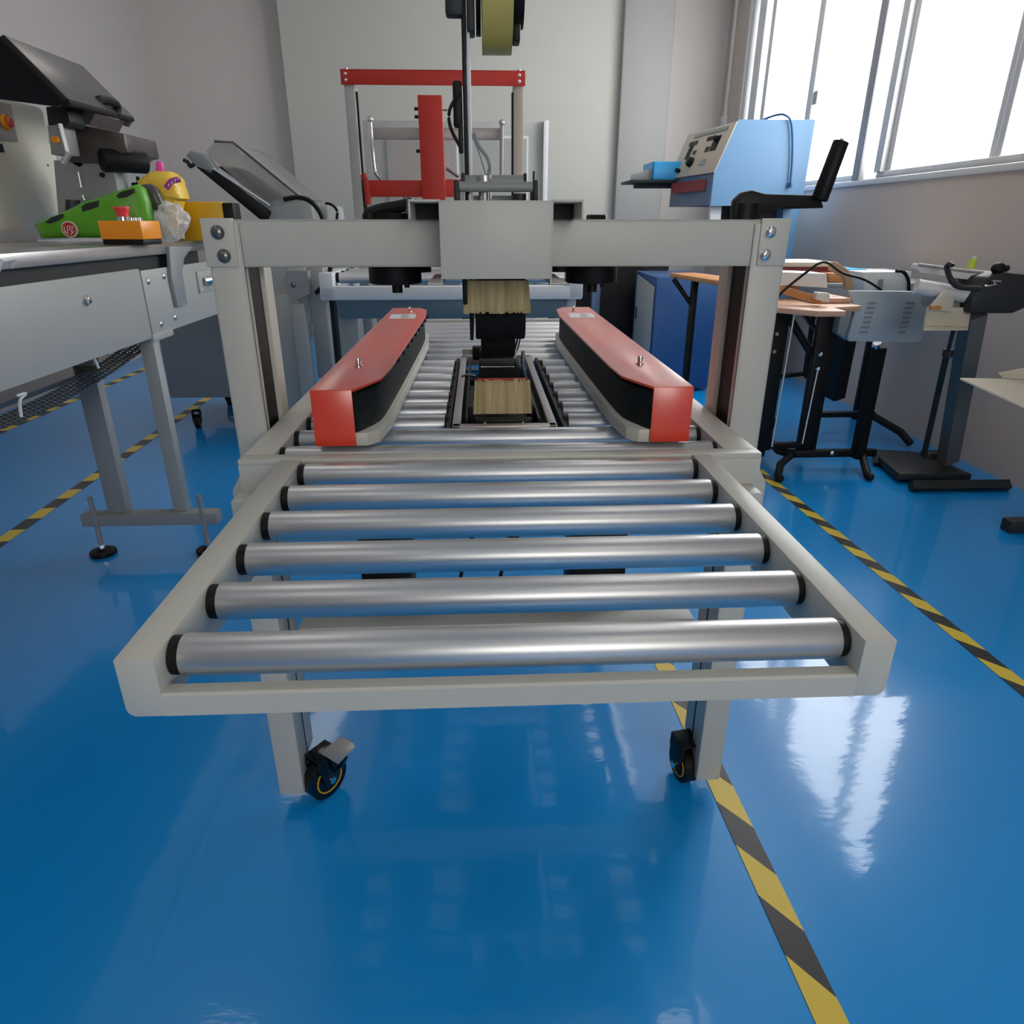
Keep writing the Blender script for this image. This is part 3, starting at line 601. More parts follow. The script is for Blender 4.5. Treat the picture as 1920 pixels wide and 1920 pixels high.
c = q(193, 328, 2.615); mb = MB(); mb.cyl(c, c+Vector((0, -.01, 0)), .007, n=12); mb.obj('lock_knob', 'black', bo)
mb = MB(); mb.prism([q(122, 374, 2.55), q(132, 374, 2.55), q(138, 420, 2.55), q(122, 420, 2.55)], (0, .06, 0), bev=.002); mb.obj('side_bracket', 'charcoal', bo)
mb = MB(); mb.cyl(q(258, 331, 2.7), q(262, 352, 2.7), .006); mb.cyl(q(248, 346, 2.7), q(262, 345, 2.7), .006); mb.cyl(q(262, 350, 2.7), q(264, 420, 2.7), .008); mb.obj('clamp_rod', 'black', WM)

# goods on the table
zt = .9446
def packet(pts, Y, depth, name, m, bulge=.6, root=None, nu=10):
    """soft pouch: outline at depth Y, both faces bulging"""
    P = [at(x, y, Y) for x, y in pts]; c = sum(P, Vector())/len(P); t = bmesh.new()
    n = len(P); rings = []
    for k, (s_, d_) in enumerate(((1, 0), (.97, .5), (.80, .85), (.5, 1.0), (.2, 1.05))):
        rings.append([(c+(p-c)*s_, d_) for p in P])
    fv = [[t.verts.new(p+Vector((0, -d_*depth, 0))) for p, d_ in r] for r in rings]; bv = [fv[0]]+[[t.verts.new(p+Vector((0, d_*depth, 0))) for p, d_ in r] for r in rings[1:]]
    for V in (fv, bv):
        for i in range(len(V)-1):
            for k in range(n): t.faces.new((V[i][k], V[i][(k+1) % n], V[i+1][(k+1) % n], V[i+1][k]))
        t.faces.new(V[-1])
    bmesh.ops.recalc_face_normals(t, faces=t.faces[:])
    mb = MB(); mb._add(t); return mb.obj(name, m, root, angle=60)
def densify(pts, n=4, jit=0, seed=1):
    r = random.Random(seed); o = []
    for i in range(len(pts)):
        a, b = pts[i], pts[(i+1) % len(pts)]
        for k in range(n): u = k/float(n); o.append((a[0]*(1-u)+b[0]*u+r.uniform(-jit, jit), a[1]*(1-u)+b[1]*u+r.uniform(-jit, jit)))
    return o
g = atx(180, 440, -1.10)
YG = 2.30
GB = thing('snack_bag', at(180, 444, YG), 'green printed snack bag with a round red emblem lying on the table', 'bag', 'snack bags on the table')
packet(densify([(70, 421), (85, 414), (120, 400), (160, 380), (210, 365), (262, 346), (270, 352), (282, 384), (292, 440), (200, 446), (82, 447)], 3, .8), YG, .045, 'bag_film', 'green', root=GB)
for pl in ([(84, 417), (96, 408), (117, 401), (119, 407), (108, 414), (92, 419)], [(152, 388), (160, 382), (184, 376), (185, 388), (172, 394), (155, 397)], [(218, 366), (226, 360), (250, 353), (250, 360), (236, 369), (222, 372)]):
    P_ = [at(x, y, YG-.047) for x, y in pl]; MB().prism(P_, (0, .012, 0)).obj('dark_print', 'charcoal', GB)
c = at(131, 430, YG-.0475)
MB().ring(c, (0, 1, 0), 0, .0225, .006, n=32).obj('emblem_ring', 'offwhite_print', GB)
MB().ring(c+Vector((0, -.003, 0)), (0, 1, 0), 0, .0195, .003, n=32).obj('emblem_disc', 'logo', GB)
mb = MB()
for k, (a, b) in enumerate((((-12, -9), (-10, 7)), ((-5, -10), (-3, 6)), ((-3, 6), (4, 8)), ((4, 8), (2, 0)), ((2, 0), (-4, -1)), ((2, -1), (8, -9)), ((8, 8), (7, -4)), ((8, 2), (13, 8)), ((-13, 3), (-6, -12)), ((0, -12), (12, -4)))):
    mb.tube([c+Vector((a[0]*.0012, -.0048, a[1]*.0012)), c+Vector((b[0]*.0012, -.0048, b[1]*.0012))], .0009, n=6, smooth=False)
mb.obj('emblem_lettering', 'offwhite_print', GB)
# operator box: orange with red mushroom button
OB = thing('button_box', at(245, 440, 1.93), 'orange push button box with red mushroom button on the table', 'button box')
o_ = at(244, 438, 2.13)
OB.location = (o_.x, 2.13, zt)
mb = MB(); xa, xb = at(190, 420, 1.90).x, at(258, 420, 1.90).x
mb.T = Matrix.Translation((o_.x, 2.13, zt)) @ Matrix.Rotation(-.12, 4, 'Z')
mb.box(-.064, .058, -.038, .060, .014, .062, bev=.003); mb.obj('box_body', 'orange', OB)
mb = MB(); mb.T = Matrix.Translation((o_.x, 2.13, zt)) @ Matrix.Rotation(-.12, 4, 'Z'); mb.box(-.062, .056, -.036, .058, .0, .014, bev=.002); mb.obj('box_base', 'black', OB)
bx = o_.x-.015
mb = MB(); mb.cyl((bx, 2.14, zt+.057), (bx, 2.14, zt+.072), .018, n=20); mb.obj('button_collar', 'chrome', OB)
mb = MB(); mb.cyl((bx, 2.14, zt+.068), (bx, 2.14, zt+.092), .014, .019, n=28); mb.cyl((bx, 2.14, zt+.092), (bx, 2.14, zt+.098), .023, .021, n=28, bev=.002); mb.obj('mushroom_button', 'redbutton', OB)
for k in range(3): mb = MB(); mb.cyl((bx+.025+.010*k, 2.135+.005*k, zt+.057), (bx+.025+.010*k, 2.135+.005*k, zt+.070), .006, n=14); mb.obj('push_button', 'chrome', OB)
# black pouch, yellow bag, clear wrap, amber block
t = packet(densify([(266, 346), (284, 344), (296, 354), (311, 386), (309, 395), (290, 403), (284, 396), (270, 360)], 3, .3), 2.36, .02, 'tablet_case', 'brown_tint'); tag(t, 'dark grey rounded case leaning behind the orange button box', 'case')
YBg = 2.46
SB = thing('snack_bag', at(310, 440, YBg), 'yellow printed snack bag closed with a pink clip behind the green bag', 'bag', 'snack bags on the table')
packet(densify([(264, 340), (290, 321), (322, 322), (338, 333), (343, 350), (350, 372), (340, 378), (336, 440), (290, 440), (268, 360)], 3, 1.2, 3), YBg, .06, 'bag_film', 'snack', root=SB)
mb = MB(); mb.tube([at(312, 352, YBg-.066), at(322, 340, YBg-.066), at(338, 336, YBg-.058)], .0085); mb.obj('print_banner', 'ink', SB)
mb = MB()
for k in range(4):
    a = at(316+6*k, 350-4.3*k, YBg-.075); mb.tube([a, a+Vector((.002, 0, .009))], .0012, n=6, smooth=False); mb.tube([a+Vector((-.002, 0, .004)), a+Vector((.005, 0, .005))], .001, n=6, smooth=False)
mb.obj('banner_lettering', 'offwhite_print', SB)
mb = MB(); mb.cyl(at(300, 324, YBg), at(300, 303, YBg), .012, .010, n=14, bev=.003); mb.obj('bag_clip', 'pink', SB)
t = bmesh.new(); bmesh.ops.create_icosphere(t, subdivisions=4, radius=1); rr = random.Random(4)
from mathutils import noise
for v in t.verts:
    n_ = noise.noise(v.co*2.1)+.5*noise.noise(v.co*5); v.co *= 1+.30*n_; v.co.x *= .050; v.co.z *= .054; v.co.y *= .035
c = at(320, 410, 2.34); t.transform(Matrix.Translation((c.x, 2.34, zt+.060)))
mb = MB(); mb._add(t); t = mb.obj('plastic_wrap', 'clear', angle=20); tag(t, 'crumpled clear plastic wrap right of the orange button box', 'plastic wrap')
AB = thing('amber_box', at(380, 440, 2.35), 'amber yellow plastic box with black end cap behind the plastic wrap', 'box')
AB.location = (at(380, 440, 2.54).x, 2.58, zt)
x0, x1 = at(316, 400, 2.54).x, at(418, 400, 2.54).x; zt2 = at(380, 378, 2.54).z
B('box_body', 'yellow', AB, x0, x1, 2.54, 2.62, zt, zt2, bev=.004)
B('end_cap', 'black', AB, x1, at(438, 400, 2.54).x, 2.542, 2.618, zt+.002, zt2-.003, bev=.004)

# ================================================================== second machine: tilted clear hood on a grey cabinet
HM = thing('hood_sealer', (-.95, 3.6, 0), 'grey cabinet sealer with tilted clear hood behind the table end', 'packing machine')
YH = 3.35
def hp(x, y, Y=YH): return at(x, y, Y)
mb = MB(); mb.prism([hp(385, 284), hp(402, 265), hp(436, 266), hp(448, 272), hp(566, 372), hp(530, 388), hp(500, 392)], (0, .45, 0), bev=.004); hood = mb.obj('clear_hood', 'acrylic', HM)
mb = MB(); mb.tube([hp(402, 265), hp(436, 266), hp(568, 374)], .005, smooth=False); mb.obj('hood_edge', 'smoke', hood)
mb = MB(); mb.prism([hp(408, 312, 3.5), hp(440, 314, 3.5), hp(530, 378, 3.5), hp(505, 382, 3.5)], (0, .2, 0)); mb.obj('sealing_frame', 'charcoal', HM)
mb = MB(); mb.prism([hp(366, 312, YH-.03), hp(400, 318, YH-.03), hp(505, 396, YH-.03), hp(500, 412, YH-.03), hp(488, 412, YH-.03)], (0, .04, 0), bev=.003); mb.obj('hood_arm', 'black', HM)
mb = MB(); mb.prism([hp(348, 292, YH-.03), hp(356, 282, YH-.03), hp(384, 288, YH-.03), hp(404, 316, YH-.03), hp(396, 328, YH-.03), hp(368, 312, YH-.03)], (0, .05, 0), bev=.005); hk = mb.obj('hood_handle', 'skin_paint', HM)
mb = MB(); mb.tube([hp(344, 300, YH-.01), hp(352, 304, YH-.01), hp(357, 312, YH-.01), hp(366, 306, YH-.01)], .008); mb.obj('handle_hook', 'charcoal', hk)
mb = MB(); mb.tube([hp(400, 316, YH-.04), hp(506, 386, YH-.04)], .006, smooth=False); mb.obj('arm_rail', 'alu', HM)
mb = MB(); mb.prism([hp(508, 378), hp(514, 376), hp(578, 377), hp(584, 382), hp(592, 430), hp(505, 430)], (0, .4, 0), bev=.008); mb.obj('head_cover', 'steel_gray', HM)
mb = MB(); mb.prism([hp(616, 384, 3.5), hp(638, 388, 3.5), hp(642, 430, 3.5), hp(612, 430, 3.5)], (0, .1, 0), bev=.004); mb.obj('switch_housing', 'white', HM)
mb = MB(); mb.tube([hp(532, 374, 3.3), hp(560, 370, 3.3), hp(585, 380, 3.3), hp(605, 410, 3.3), hp(618, 470, 3.3), hp(616, 520, 3.3), hp(592, 550, 3.3)], .010); mb.obj('power_cable', 'black', HM)
mb = MB(); mb.tube([hp(610, 381, 3.4), hp(622, 384, 3.4), hp(632, 396, 3.4), hp(630, 420, 3.4)], .006); mb.obj('signal_cable', 'black', HM)
# cabinet body
a = at(283, 765, 3.6); xl = -1.62
mb = MB(); mb.box(-1.62, -1.02, 3.62, 4.2, .16, .76, bev=.006); mb.obj('lower_cabinet', 'paint_dark', HM)
mb = MB(); mb.box(-1.10, -.80, 3.38, 3.95, .56, 1.0, bev=.006); mb.obj('upper_cabinet', 'steel_gray', HM)
mb = MB(); mb.box(-1.06, -.835, 3.36, 3.40, .12, .70, bev=.004); up = mb.obj('cabinet_door', 'steel_gray', HM)
mb = MB(); mb.box(-.86, -.80, 3.30, 3.36, .10, .66, bev=.004); mb.obj('front_column', 'steel_gray', HM)
mb = MB(); mb.box(-.80, -.725, 3.42, 3.5, .30, .98, bev=.004); mb.obj('side_column', 'steel_gray', HM)
mb = MB(); mb.prism([(-.875, 3.35, .66), (-.78, 3.35, .70), (-.78, 3.35, .80), (-.875, 3.35, .80)], (0, .1, 0)); mb.obj('corner_gusset', 'paint_dark', HM)
domebolt((-.85, 3.35, .74), (0, -1, 0), .012).obj('bolt', 'darkmetal', HM)
mb = MB(); mb.box(-.80, -.715, 3.55, 3.65, .2, .74); mb.obj('gap_shade_box', 'charcoal', HM)  # charcoal box standing in for the shade in the gap
caster(-1.5, 3.62, HM, False)
for x in (-1.5, -1.1): caster(x, 4.12, HM, False)
caster(-.83, 3.4, HM, False); caster(-1.02, 3.45, HM, False)

# ================================================================== carton sealer at the back
RS = thing('carton_sealer', (-.2, 3.9, 0), 'second carton sealer with red crossbeam and red column behind the front one', 'packing machine')
YR = 3.6
mb = MB(); mb.box(-.600, .222, YR, YR+.005, 1.570, 1.630, bev=.001); mb.box(-.600, .222, YR, YR+.16, 1.625, 1.630, bev=.001); rb = mb.obj('crossbeam', 'deepred', RS)
for x in (-.578, .195):
    for z in (1.612, 1.588): domebolt((x, YR, z), (0, -1, 0), .007).obj('bolt', 'chrome', rb)
    mb = MB(); mb.cyl((x, YR+.03, 1.63), (x, YR+.03, 1.638), .008); mb.obj('top_bolt', 'chrome', rb)
mb = MB(); mb.box(-.590, -.545, YR+.01, YR+.12, .05, 1.60, bev=.002); mb.obj('post', 'steel_gray', RS)
mb = MB(); mb.box(.170, .215, YR+.01, YR+.12, .05, 1.60, bev=.002); mb.obj('post', 'beige', RS)
mb = MB(); mb.box(-.545, -.537, YR+.04, YR+.06, 1.1, 1.55); mb.obj('dark_strip', 'black', RS); mb = MB(); mb.box(.162, .170, YR+.03, YR+.07, .8, 1.55); mb.obj('dark_strip', 'black', RS)
mb = MB(); mb.box(-.542, -.530, YR+.02, YR+.05, .98, 1.20); mb.obj('post_cap', 'black', RS)
mb = MB(); mb.box(-.255, -.150, YR-.12, YR-.05, .95, 1.515, bev=.002); col_ = mb.obj('mast', 'deepred', RS)
for x, z in ((-.262, 1.466), (-.262, 1.435), (-.262, 1.30)): mb = MB(); mb.cyl((x-.012, YR-.09, z), (x+.01, YR-.09, z), .007, n=6); mb.obj('mast_bolt', 'black', col_)
mb = MB(); mb.cyl((-.15, YR-.09, 1.462), (-.128, YR-.09, 1.462), .004); mb.obj('mast_pin', 'darkmetal', col_)
mb = MB(); mb.box(-.525, -.10, YR-.02, YR+.02, 1.115, 1.185, bev=.002); mb.box(-.15, -.02, YR-.0, YR+.02, 1.16, 1.19); mb.obj('lower_beam', 'deepred', RS)
mb = MB(); mb.tube([(-.53, YR-.02, 1.21), (-.52, YR-.02, 1.19), (-.515, YR-.02, 1.13), (-.515, YR-.02, 1.08)], .014, smooth=False); mb.obj('beam_bracket', 'deepred', RS)
mb = MB(); mb.box(-.505, .115, YR+.10, YR+.12, 1.365, 1.415, bev=.004); mb.obj('guard_plate', 'frame_metal', RS)
mb = MB(); mb.tube([at(694, 226, YR), at(700, 300, YR), at(705, 325, YR), at(725, 345, YR), at(760, 372, YR)], .0085); gh = mb.obj('guide_handle', 'chrome', RS)
mb = MB(); mb.sphere(at(694, 224, YR), .014); mb.obj('handle_knob', 'alu', gh)
mb = MB(); mb.tube([at(941, 232, YR), at(940, 330, YR)], .009, smooth=False); gh = mb.obj('guide_handle', 'frame_metal', RS)
mb = MB(); mb.sphere(at(941, 230, YR), .014); mb.obj('handle_knob', 'alu', gh)
mb = MB(); mb.tube([at(837, 316, YR-.05), at(860, 332, YR-.05)], .007, smooth=False); mb.box(at(839, 0, YR).x-.006, at(842, 0, YR).x, YR-.03, YR, 1.25, 1.33); mb.obj('lever', 'darkmetal', RS)
# its roller bed and infeed
mb = MB(); mb.box(-.70, -.64, 3.20, 4.9, .69, .80, bev=.004); mb.box(.40, .46, 3.20, 4.9, .69, .80, bev=.004); mb.box(-.70, .46, 3.20, 3.235, .685, .745, bev=.008); rf = mb.obj('bed_frame', 'white', RS)
for k in range(12):
    mb = MB(); mb.cyl((-.625, 3.29+.13*k, .775), (.385, 3.29+.13*k, .775), .024, n=20); r_ = mb.obj('roller', 'blue' if 0 else 'alu', RS)
    mb = MB(); mb.cyl((-.645, 3.29+.13*k, .775), (-.625, 3.29+.13*k, .775), .022, n=16); mb.obj('end_cap', 'black', r_)
mb = MB(); mb.box(-.64, .40, 3.26, 3.30, .60, .682, bev=.004); mb.obj('under_beam', 'teal', RS)
for x in (-.66, .36):
    for y in (3.34, 4.7): mb = MB(); mb.box(x, x+.09, y, y+.05, .08, .70, bev=.003); l = mb.obj('leg', 'steel_gray', RS); caster(x+.045, y+.025, l, False)
mb = MB(); mb.box(-.45, -.30, 3.8, 4.1, .3, .62, bev=.01); mb.obj('belt_motor', 'black', RS)
mb = MB(); mb.box(-.1, .1, 3.9, 4.2, .3, .60, bev=.01); mb.obj('belt_motor', 'black', RS)
mb = MB(); mb.box(-.05, .0, 3.7, 3.75, .45, .63, bev=.004); mb.obj('yellow_tag', 'yellow', RS)

# white electrical cabinet against the back
WC = thing('electrical_cabinet', (-.08, 5.2, 0), 'tall white metal cabinet with framed grey panels behind the red mast', 'cabinet')
mb = MB(); mb.box(-.72, .455, 5.0, 5.28, .02, 1.60, bev=.004); mb.obj('body', 'steel_gray', WC)
for x0, x1 in ((-.575, -.12), (-.09, .33)):
    mb = MB(); mb.box(x0, x1, 4.985, 5.0, .5, 1.515, bev=.002); d_ = mb.obj('door', 'alu_frame', WC)
    B('door_panel', 'frame_metal' if x0 < -.3 else 'steel_gray', d_, x0+.012, x1-.012, 4.978, 4.985, .52, 1.50)
B('door_edge', 'white', WC, .425, .455, 4.96, 5.0, .02, 1.60, bev=.002)

# ================================================================== right side: blue machine
BM = thing('blue_machine', (1.55, 4.6, 0), 'light blue machine with sloped beige control panel under the window', 'machine')
YM = 4.5
def bp(x, y, Y=YM): return at(x, y, Y)
mb = MB(); mb.prism([bp(1385, 224), bp(1529, 224), bp(1503, 386), bp(1332, 386), bp(1339, 324)], (0, .02, 0)); mb.obj('head_side', 'blue', BM)
pts0 = [bp(1385, 224), bp(1339, 324), bp(1332, 386)]
d_ = Vector((-.14, .75, 0)); dz = Vector((-.17, .9, 0))
mb = MB(); mb.prism([bp(1385, 226)+Vector((0, .02, 0)), bp(1529, 226)+Vector((0, .02, 0)), bp(1503, 384)+Vector((0, .02, 0)), bp(1333, 384)+Vector((0, .02, 0)), bp(1340, 324)+Vector((0, .02, 0))], (-.09, .62, 0)); mb.obj('head_body', 'bluegrey', BM)
# control panel face lies on the sloped front
a = bp(1384, 228); b = bp(1340, 324); c_ = b+Vector((-.10, .66, 0)); d_ = a+Vector((-.10, .66, 0))
nn = (b-a).cross(d_-a).normalized()*-.006
if nn.x > 0: nn = -nn
mb = MB(); mb.prism([a+nn*.2, b+nn*.2, c_+nn*.2, d_+nn*.2], nn, bev=.001); pan = mb.obj('control_panel', 'beige', BM)
def onp(u, v, o=1.3): return a+(b-a)*v+(d_-a)*u+nn*o
for k, (u0, u1, v0, v1, m_) in enumerate(((.12, .80, .06, .13, 'skin_paint'), (.18, .30, .22, .52, 'black'), (.34, .46, .20, .28, 'black'), (.33, .40, .42, .52, 'charcoal'), (.66, .84, .22, .30, 'charcoal'), (.72, .80, .30, .60, 'black'), (.60, .66, .44, .52, 'charcoal'), (.28, .40, .68, .80, 'skin_paint'))):
    MB().prism([onp(u0, v0), onp(u1, v0), onp(u1, v1), onp(u0, v1)], nn*.6).obj('gauge' if m_ == 'black' else 'panel_marking', m_, pan)
for u, v, r in ((.60, .70, .032), (.80, .86, .015), (.22, .30, .018)):
    p_ = onp(u, v); mb = MB(); mb.cyl(p_, p_+nn.normalized()*.03, r, r*.8, n=20, bev=.003); mb.obj('panel_knob', 'black', pan)
b2 = bp(1332, 384); mb = MB(); mb.prism([bp(1337, 334)+Vector((-.004, .10, 0)), bp(1334, 356)+Vector((-.004, .10, 0)), bp(1334, 356)+Vector((-.09, .55, 0)), bp(1337, 334)+Vector((-.09, .55, 0))], (-.012, 0, 0)); mb.obj('name_plate', 'darkred', BM)
mb = MB(); mb.tube([bp(1432, 224, 4.7), bp(1455, 216, 4.55), bp(1472, 216, 4.49), bp(1484, 232, 4.48), bp(1486, 290, 4.48), bp(1482, 346, 4.48)], .0065); pc = mb.obj('power_cord', 'navy', BM)
mb = MB(); mb.cyl(bp(1482, 342, 4.48), bp(1482, 352, 4.48), .012); mb.obj('plug', 'navy', pc)
mb = MB(); mb.prism([bp(1333, 386, 4.56), bp(1353, 386, 4.56), bp(1350, 430, 4.56), bp(1330, 430, 4.56)], (0, .05, 0)); mb.obj('white_bracket', 'white', BM)
for x in (1376, 1392): mb = MB(); mb.cyl(bp(x, 390, 4.6), bp(x, 430, 4.6), .022, n=18); mb.obj('steel_roller', 'alu', BM)
mb = MB(); mb.prism([bp(1356, 386, 4.7), bp(1480, 386, 4.7), bp(1475, 430, 4.7), bp(1350, 430, 4.7)], (0, .3, 0)); mb.obj('roller_housing', 'charcoal', BM)
x0, x1 = bp(1464, 430, 4.6).x, bp(1500, 390, 4.6).x
mb = MB(); mb.box(x0, x1, 4.6, 5.1, .02, 1.2, bev=.004); mb.obj('column', 'blue', BM)
# lower blue cabinets with grey door panels
mb = MB(); mb.box(1.075, 1.48, 4.35, 4.95, .02, .70, bev=.006); lc = mb.obj('base_cabinet', 'navy', BM)
mb = MB(); mb.prism([(1.072, 4.38, .64), (1.072, 4.86, .68), (1.072, 4.86, .05), (1.072, 4.38, .05)], (-.008, 0, 0), bev=.002); mb.obj('side_door', 'steel_gray', lc)
B('door_handle', 'charcoal', lc, 1.058, 1.064, 4.80, 4.82, .40, .48)
p0, p1, p2 = bp(1182, 337, 5.05), bp(1224, 331, 5.05), bp(1310, 331, 5.05)
B('side_shelf', 'charcoal', BM, p0.x, 1.50, 5.05, 5.38, p0.z-.016, p0.z, bev=.002)
B('shelf_bracket', 'charcoal', BM, p0.x+.06, 1.5, 5.18, 5.24, p0.z-.045, p0.z-.016, bev=.002)
BT = thing('blue_tray', (1.30, 5.2, p0.z+.001), 'bright cyan tray on the thin dark shelf left of the blue machine', 'tray')
zz = bp(1240, 303, 5.07).z
mb = MB(); mb.box(p1.x, 1.50, 5.06, 5.075, p0.z+.001, zz, bev=.002); mb.box(p1.x, 1.50, 5.06, 5.36, p0.z+.001, p0.z+.006); mb.box(p1.x, p1.x+.006, 5.06, 5.36, p0.z+.001, zz); mb.obj('tray_body', 'cyan', BT)
mb = MB(); mb.prism([(p0.x+.01, 5.09, p0.z+.001), (p1.x-.002, 5.09, p0.z+.001), (p1.x-.002, 5.09, zz-.04), (p0.x+.01, 5.09, zz-.08)], (0, .008, 0), bev=.001); mb.obj('tray_side', 'skin_paint', BT)
# dark round film drum behind
DD = thing('film_drum', (1.0, 5.2, 0), 'large black drum standing behind the right side belt', 'drum')
mb = MB(); mb.cyl((1.05, 5.19, .38), (1.05, 5.28, .38), .36, n=48, bev=.01); mb.obj('drum_disc', 'black', DD)
mb = MB(); mb.box(.80, .86, 5.10, 5.17, .02, .80, bev=.004); mb.obj('drum_stand', 'bluegrey', DD)
mb = MB(); mb.box(.475, 1.4, 5.33, 5.6, .02, .85, bev=.01); t = mb.obj('dark_cabinet', 'charcoal'); tag(t, 'low dark grey cabinet against the back wall right of the white one', 'cabinet')

# ================================================================== wooden tables and black stands by the right wall
def tslab(pts, z, th, name, m, root=None):
    P_ = []
    for x, y in pts:
        d = FW+RT*((x-960)/FPX)-UP*((y-960)/FPX); P_.append(EYE+d*((z-1.0)/d.z))
    return MB().prism(P_, (0, 0, -th), bev=.002).obj(name, m, root)
T1 = thing('wooden_table', (1.25, 3.3, 0), 'narrow wooden shelf table on black legs beside the blue cabinet', 'table', 'wooden tables along the right wall')
mb = MB(); mb.prism([(1.00, 3.78, .76), (1.14, 3.80, .76), (1.33, 2.95, .76), (1.13, 2.95, .76)], (0, 0, -.022), bev=.003); mb.obj('table_top', 'wood', T1)
mb = MB(); mb.box(1.08, 1.11, 3.62, 3.66, .05, .74, bev=.003); mb.tube([(1.095, 3.1, .05), (1.10, 3.64, .05)], .015, smooth=False); mb.tube([(1.0, 3.7, .735), (1.10, 3.64, .60)], .012, smooth=False); mb.obj('leg_frame', 'black', T1)
mb = MB(); mb.box(1.16, 1.19, 3.10, 3.14, .05, .74, bev=.003); mb.obj('leg', 'black', T1)
mb = MB(); mb.box(1.24, 1.30, 3.30, 3.34, .75, .80); mb.obj('top_ledge', 'wood_light', T1)
T2 = thing('wooden_table', (1.45, 2.75, 0), 'wooden shelf table with clear tray on black folding stand behind the grey cover', 'table', 'wooden tables along the right wall')
mb = MB(); mb.prism([(1.06, 2.62, .715), (1.19, 2.46, .715), (1.29, 2.46, .715), (1.30, 2.58, .715), (1.43, 2.62, .715), (1.43, 2.95, .715), (1.12, 2.90, .715)], (0, 0, -.020), bev=.003); mb.obj('table_top', 'wood_light', T2)
mb = MB(); mb.prism([at(1458, 533, 2.7), at(1540, 557, 2.62), at(1540, 571, 2.62), at(1458, 549, 2.7)], (.0, .02, 0), bev=.001); mb.obj('front_rail', 'wood', T2)
mb = MB(); mb.prism([at(1532, 548, 2.6), at(1556, 550, 2.6), at(1556, 567, 2.6), at(1530, 562, 2.6)], (0, .03, .0), bev=.002); mb.obj('rail_clip', 'label', T2)
mb = MB(); mb.box(1.28, 1.43, 2.70, 2.90, .716, .735, bev=.006); mb.obj('top_mat', 'wood_light', T2)
# folding stand: uprights, floor bars, angled feet
def stand(root, xa, xb, y, ztop, zbar=.09, dy=.16, r=.016, foot=True):
    for x in (xa, xb):
        mb = MB(); mb.box(x-.028, x+.028, y-.012, y+.012, zbar, ztop, bev=.003); mb.obj('upright', 'black', root)
    mb = MB(); mb.box(xa-.03, xb+.03, y-.014, y+.014, zbar-.02, zbar+.012, bev=.004); mb.obj('floor_bar', 'black', root)
    for x, s in ((xa, -1), (xb, 1)):
        mb = MB(); mb.tube([(x+s*.02, y, zbar-.003), (x+s*.10, y-dy*.7, zbar-.035), (x+s*.13, y-dy, .012)], r, smooth=False); mb.sphere((x+s*.13, y-dy-.01, .018), .02, sc=(1, 1.4, .9)); mb.obj('foot', 'black', root)
        mb = MB(); mb.tube([(x, y, zbar-.003), (x+s*.02, y+dy*.9, .04), (x+s*.02, y+dy*1.2, .018)], r, smooth=False); mb.obj('foot', 'black', root)
a = Z0 = None
mb = MB(); mb.box(1.375, 1.455, 2.82, 2.85, .08, .70, bev=.003); up_ = mb.obj('upright', 'black', T2)
for z in (.50, .44): mb = MB(); mb.sphere((1.40, 2.815, z), .011); mb.obj('adjuster_ball', 'chrome', up_)
mb = MB(); mb.tube([(1.398, 2.81, .44), (1.385, 2.81, .12)], .004, smooth=False); mb.obj('gas_rod', 'alu', up_)
mb = MB(); mb.box(1.33, 1.72, 2.80, 2.83, .058, .090, bev=.004); mb.obj('floor_bar', 'black', T2)
mb = MB(); mb.tube([(1.35, 2.81, .074), (1.27, 2.74, .05), (1.24, 2.68, .02)], .016, smooth=False); mb.sphere((1.24, 2.665, .018), .018, sc=(1, 1.5, 1)); mb.obj('foot', 'black', T2)
mb = MB(); mb.tube([(1.66, 2.81, .074), (1.64, 2.75, .05), (1.625, 2.68, .02)], .016, smooth=False); mb.sphere((1.624, 2.665, .018), .018, sc=(1, 1.5, 1)); mb.obj('foot', 'black', T2)
mb = MB(); mb.tube([(1.35, 2.80, .074), (1.30, 2.84, .08), (1.335, 3.16, .08)], .018, smooth=False); mb.obj('foot', 'black', T2)
mb = MB(); mb.tube([(1.43, 2.85, .10), (1.47, 2.95, .14), (1.48, 3.0, .06)], .02, smooth=False); mb.obj('foot', 'black', T2)
mb = MB(); mb.tube([(1.22, 2.86, .70), (1.38, 2.86, .50)], .016, smooth=False); mb.obj('brace', 'black', T2)
domebolt((1.52, 2.80, .078), (0, -1, 0), .010).obj('bolt', 'chrome', T2)
# rear black frame by the wall
T3 = thing('side_table', (1.45, 3.9, 0), 'grey topped table on thin black tube legs against the right wall', 'table')
mb = MB(); mb.box(1.36, 2.12, 3.16, 3.72, .733, .753, bev=.003); mb.obj('table_top', 'paint_dark', T3)
for x in (1.42, 2.06): mb = MB(); mb.box(x-.012, x+.012, 3.62, 3.645, .0, .733, bev=.003); mb.obj('leg', 'black', T3)
for p0, p1 in ((at(1528, 570, 3.5), at(1510, 700, 3.5)), (at(1510, 700, 3.5), at(1455, 706, 3.5)), (at(1510, 702, 3.5), at(1530, 725, 3.5)), (at(1505, 585, 3.5), at(1545, 640, 3.2))):
    mb = MB(); mb.tube([p0, p1], .013, smooth=False); mb.obj('frame_tube', 'black', T3)
mb = MB(); mb.tube([at(1600, 565, 3.1), at(1565, 745, 3.2)], .045, n=4, smooth=False); mb.obj('frame_post', 'black', T3)
mb = MB(); mb.box(1.62, 1.98, 3.30, 3.34, .10, .125, bev=.003); mb.obj('floor_bar', 'black', T3)
mb = MB(); mb.tube([(1.96, 3.32, .11), (2.04, 3.16, .06), (2.06, 3.1, .02)], .018, smooth=False); mb.obj('foot', 'black', T3)
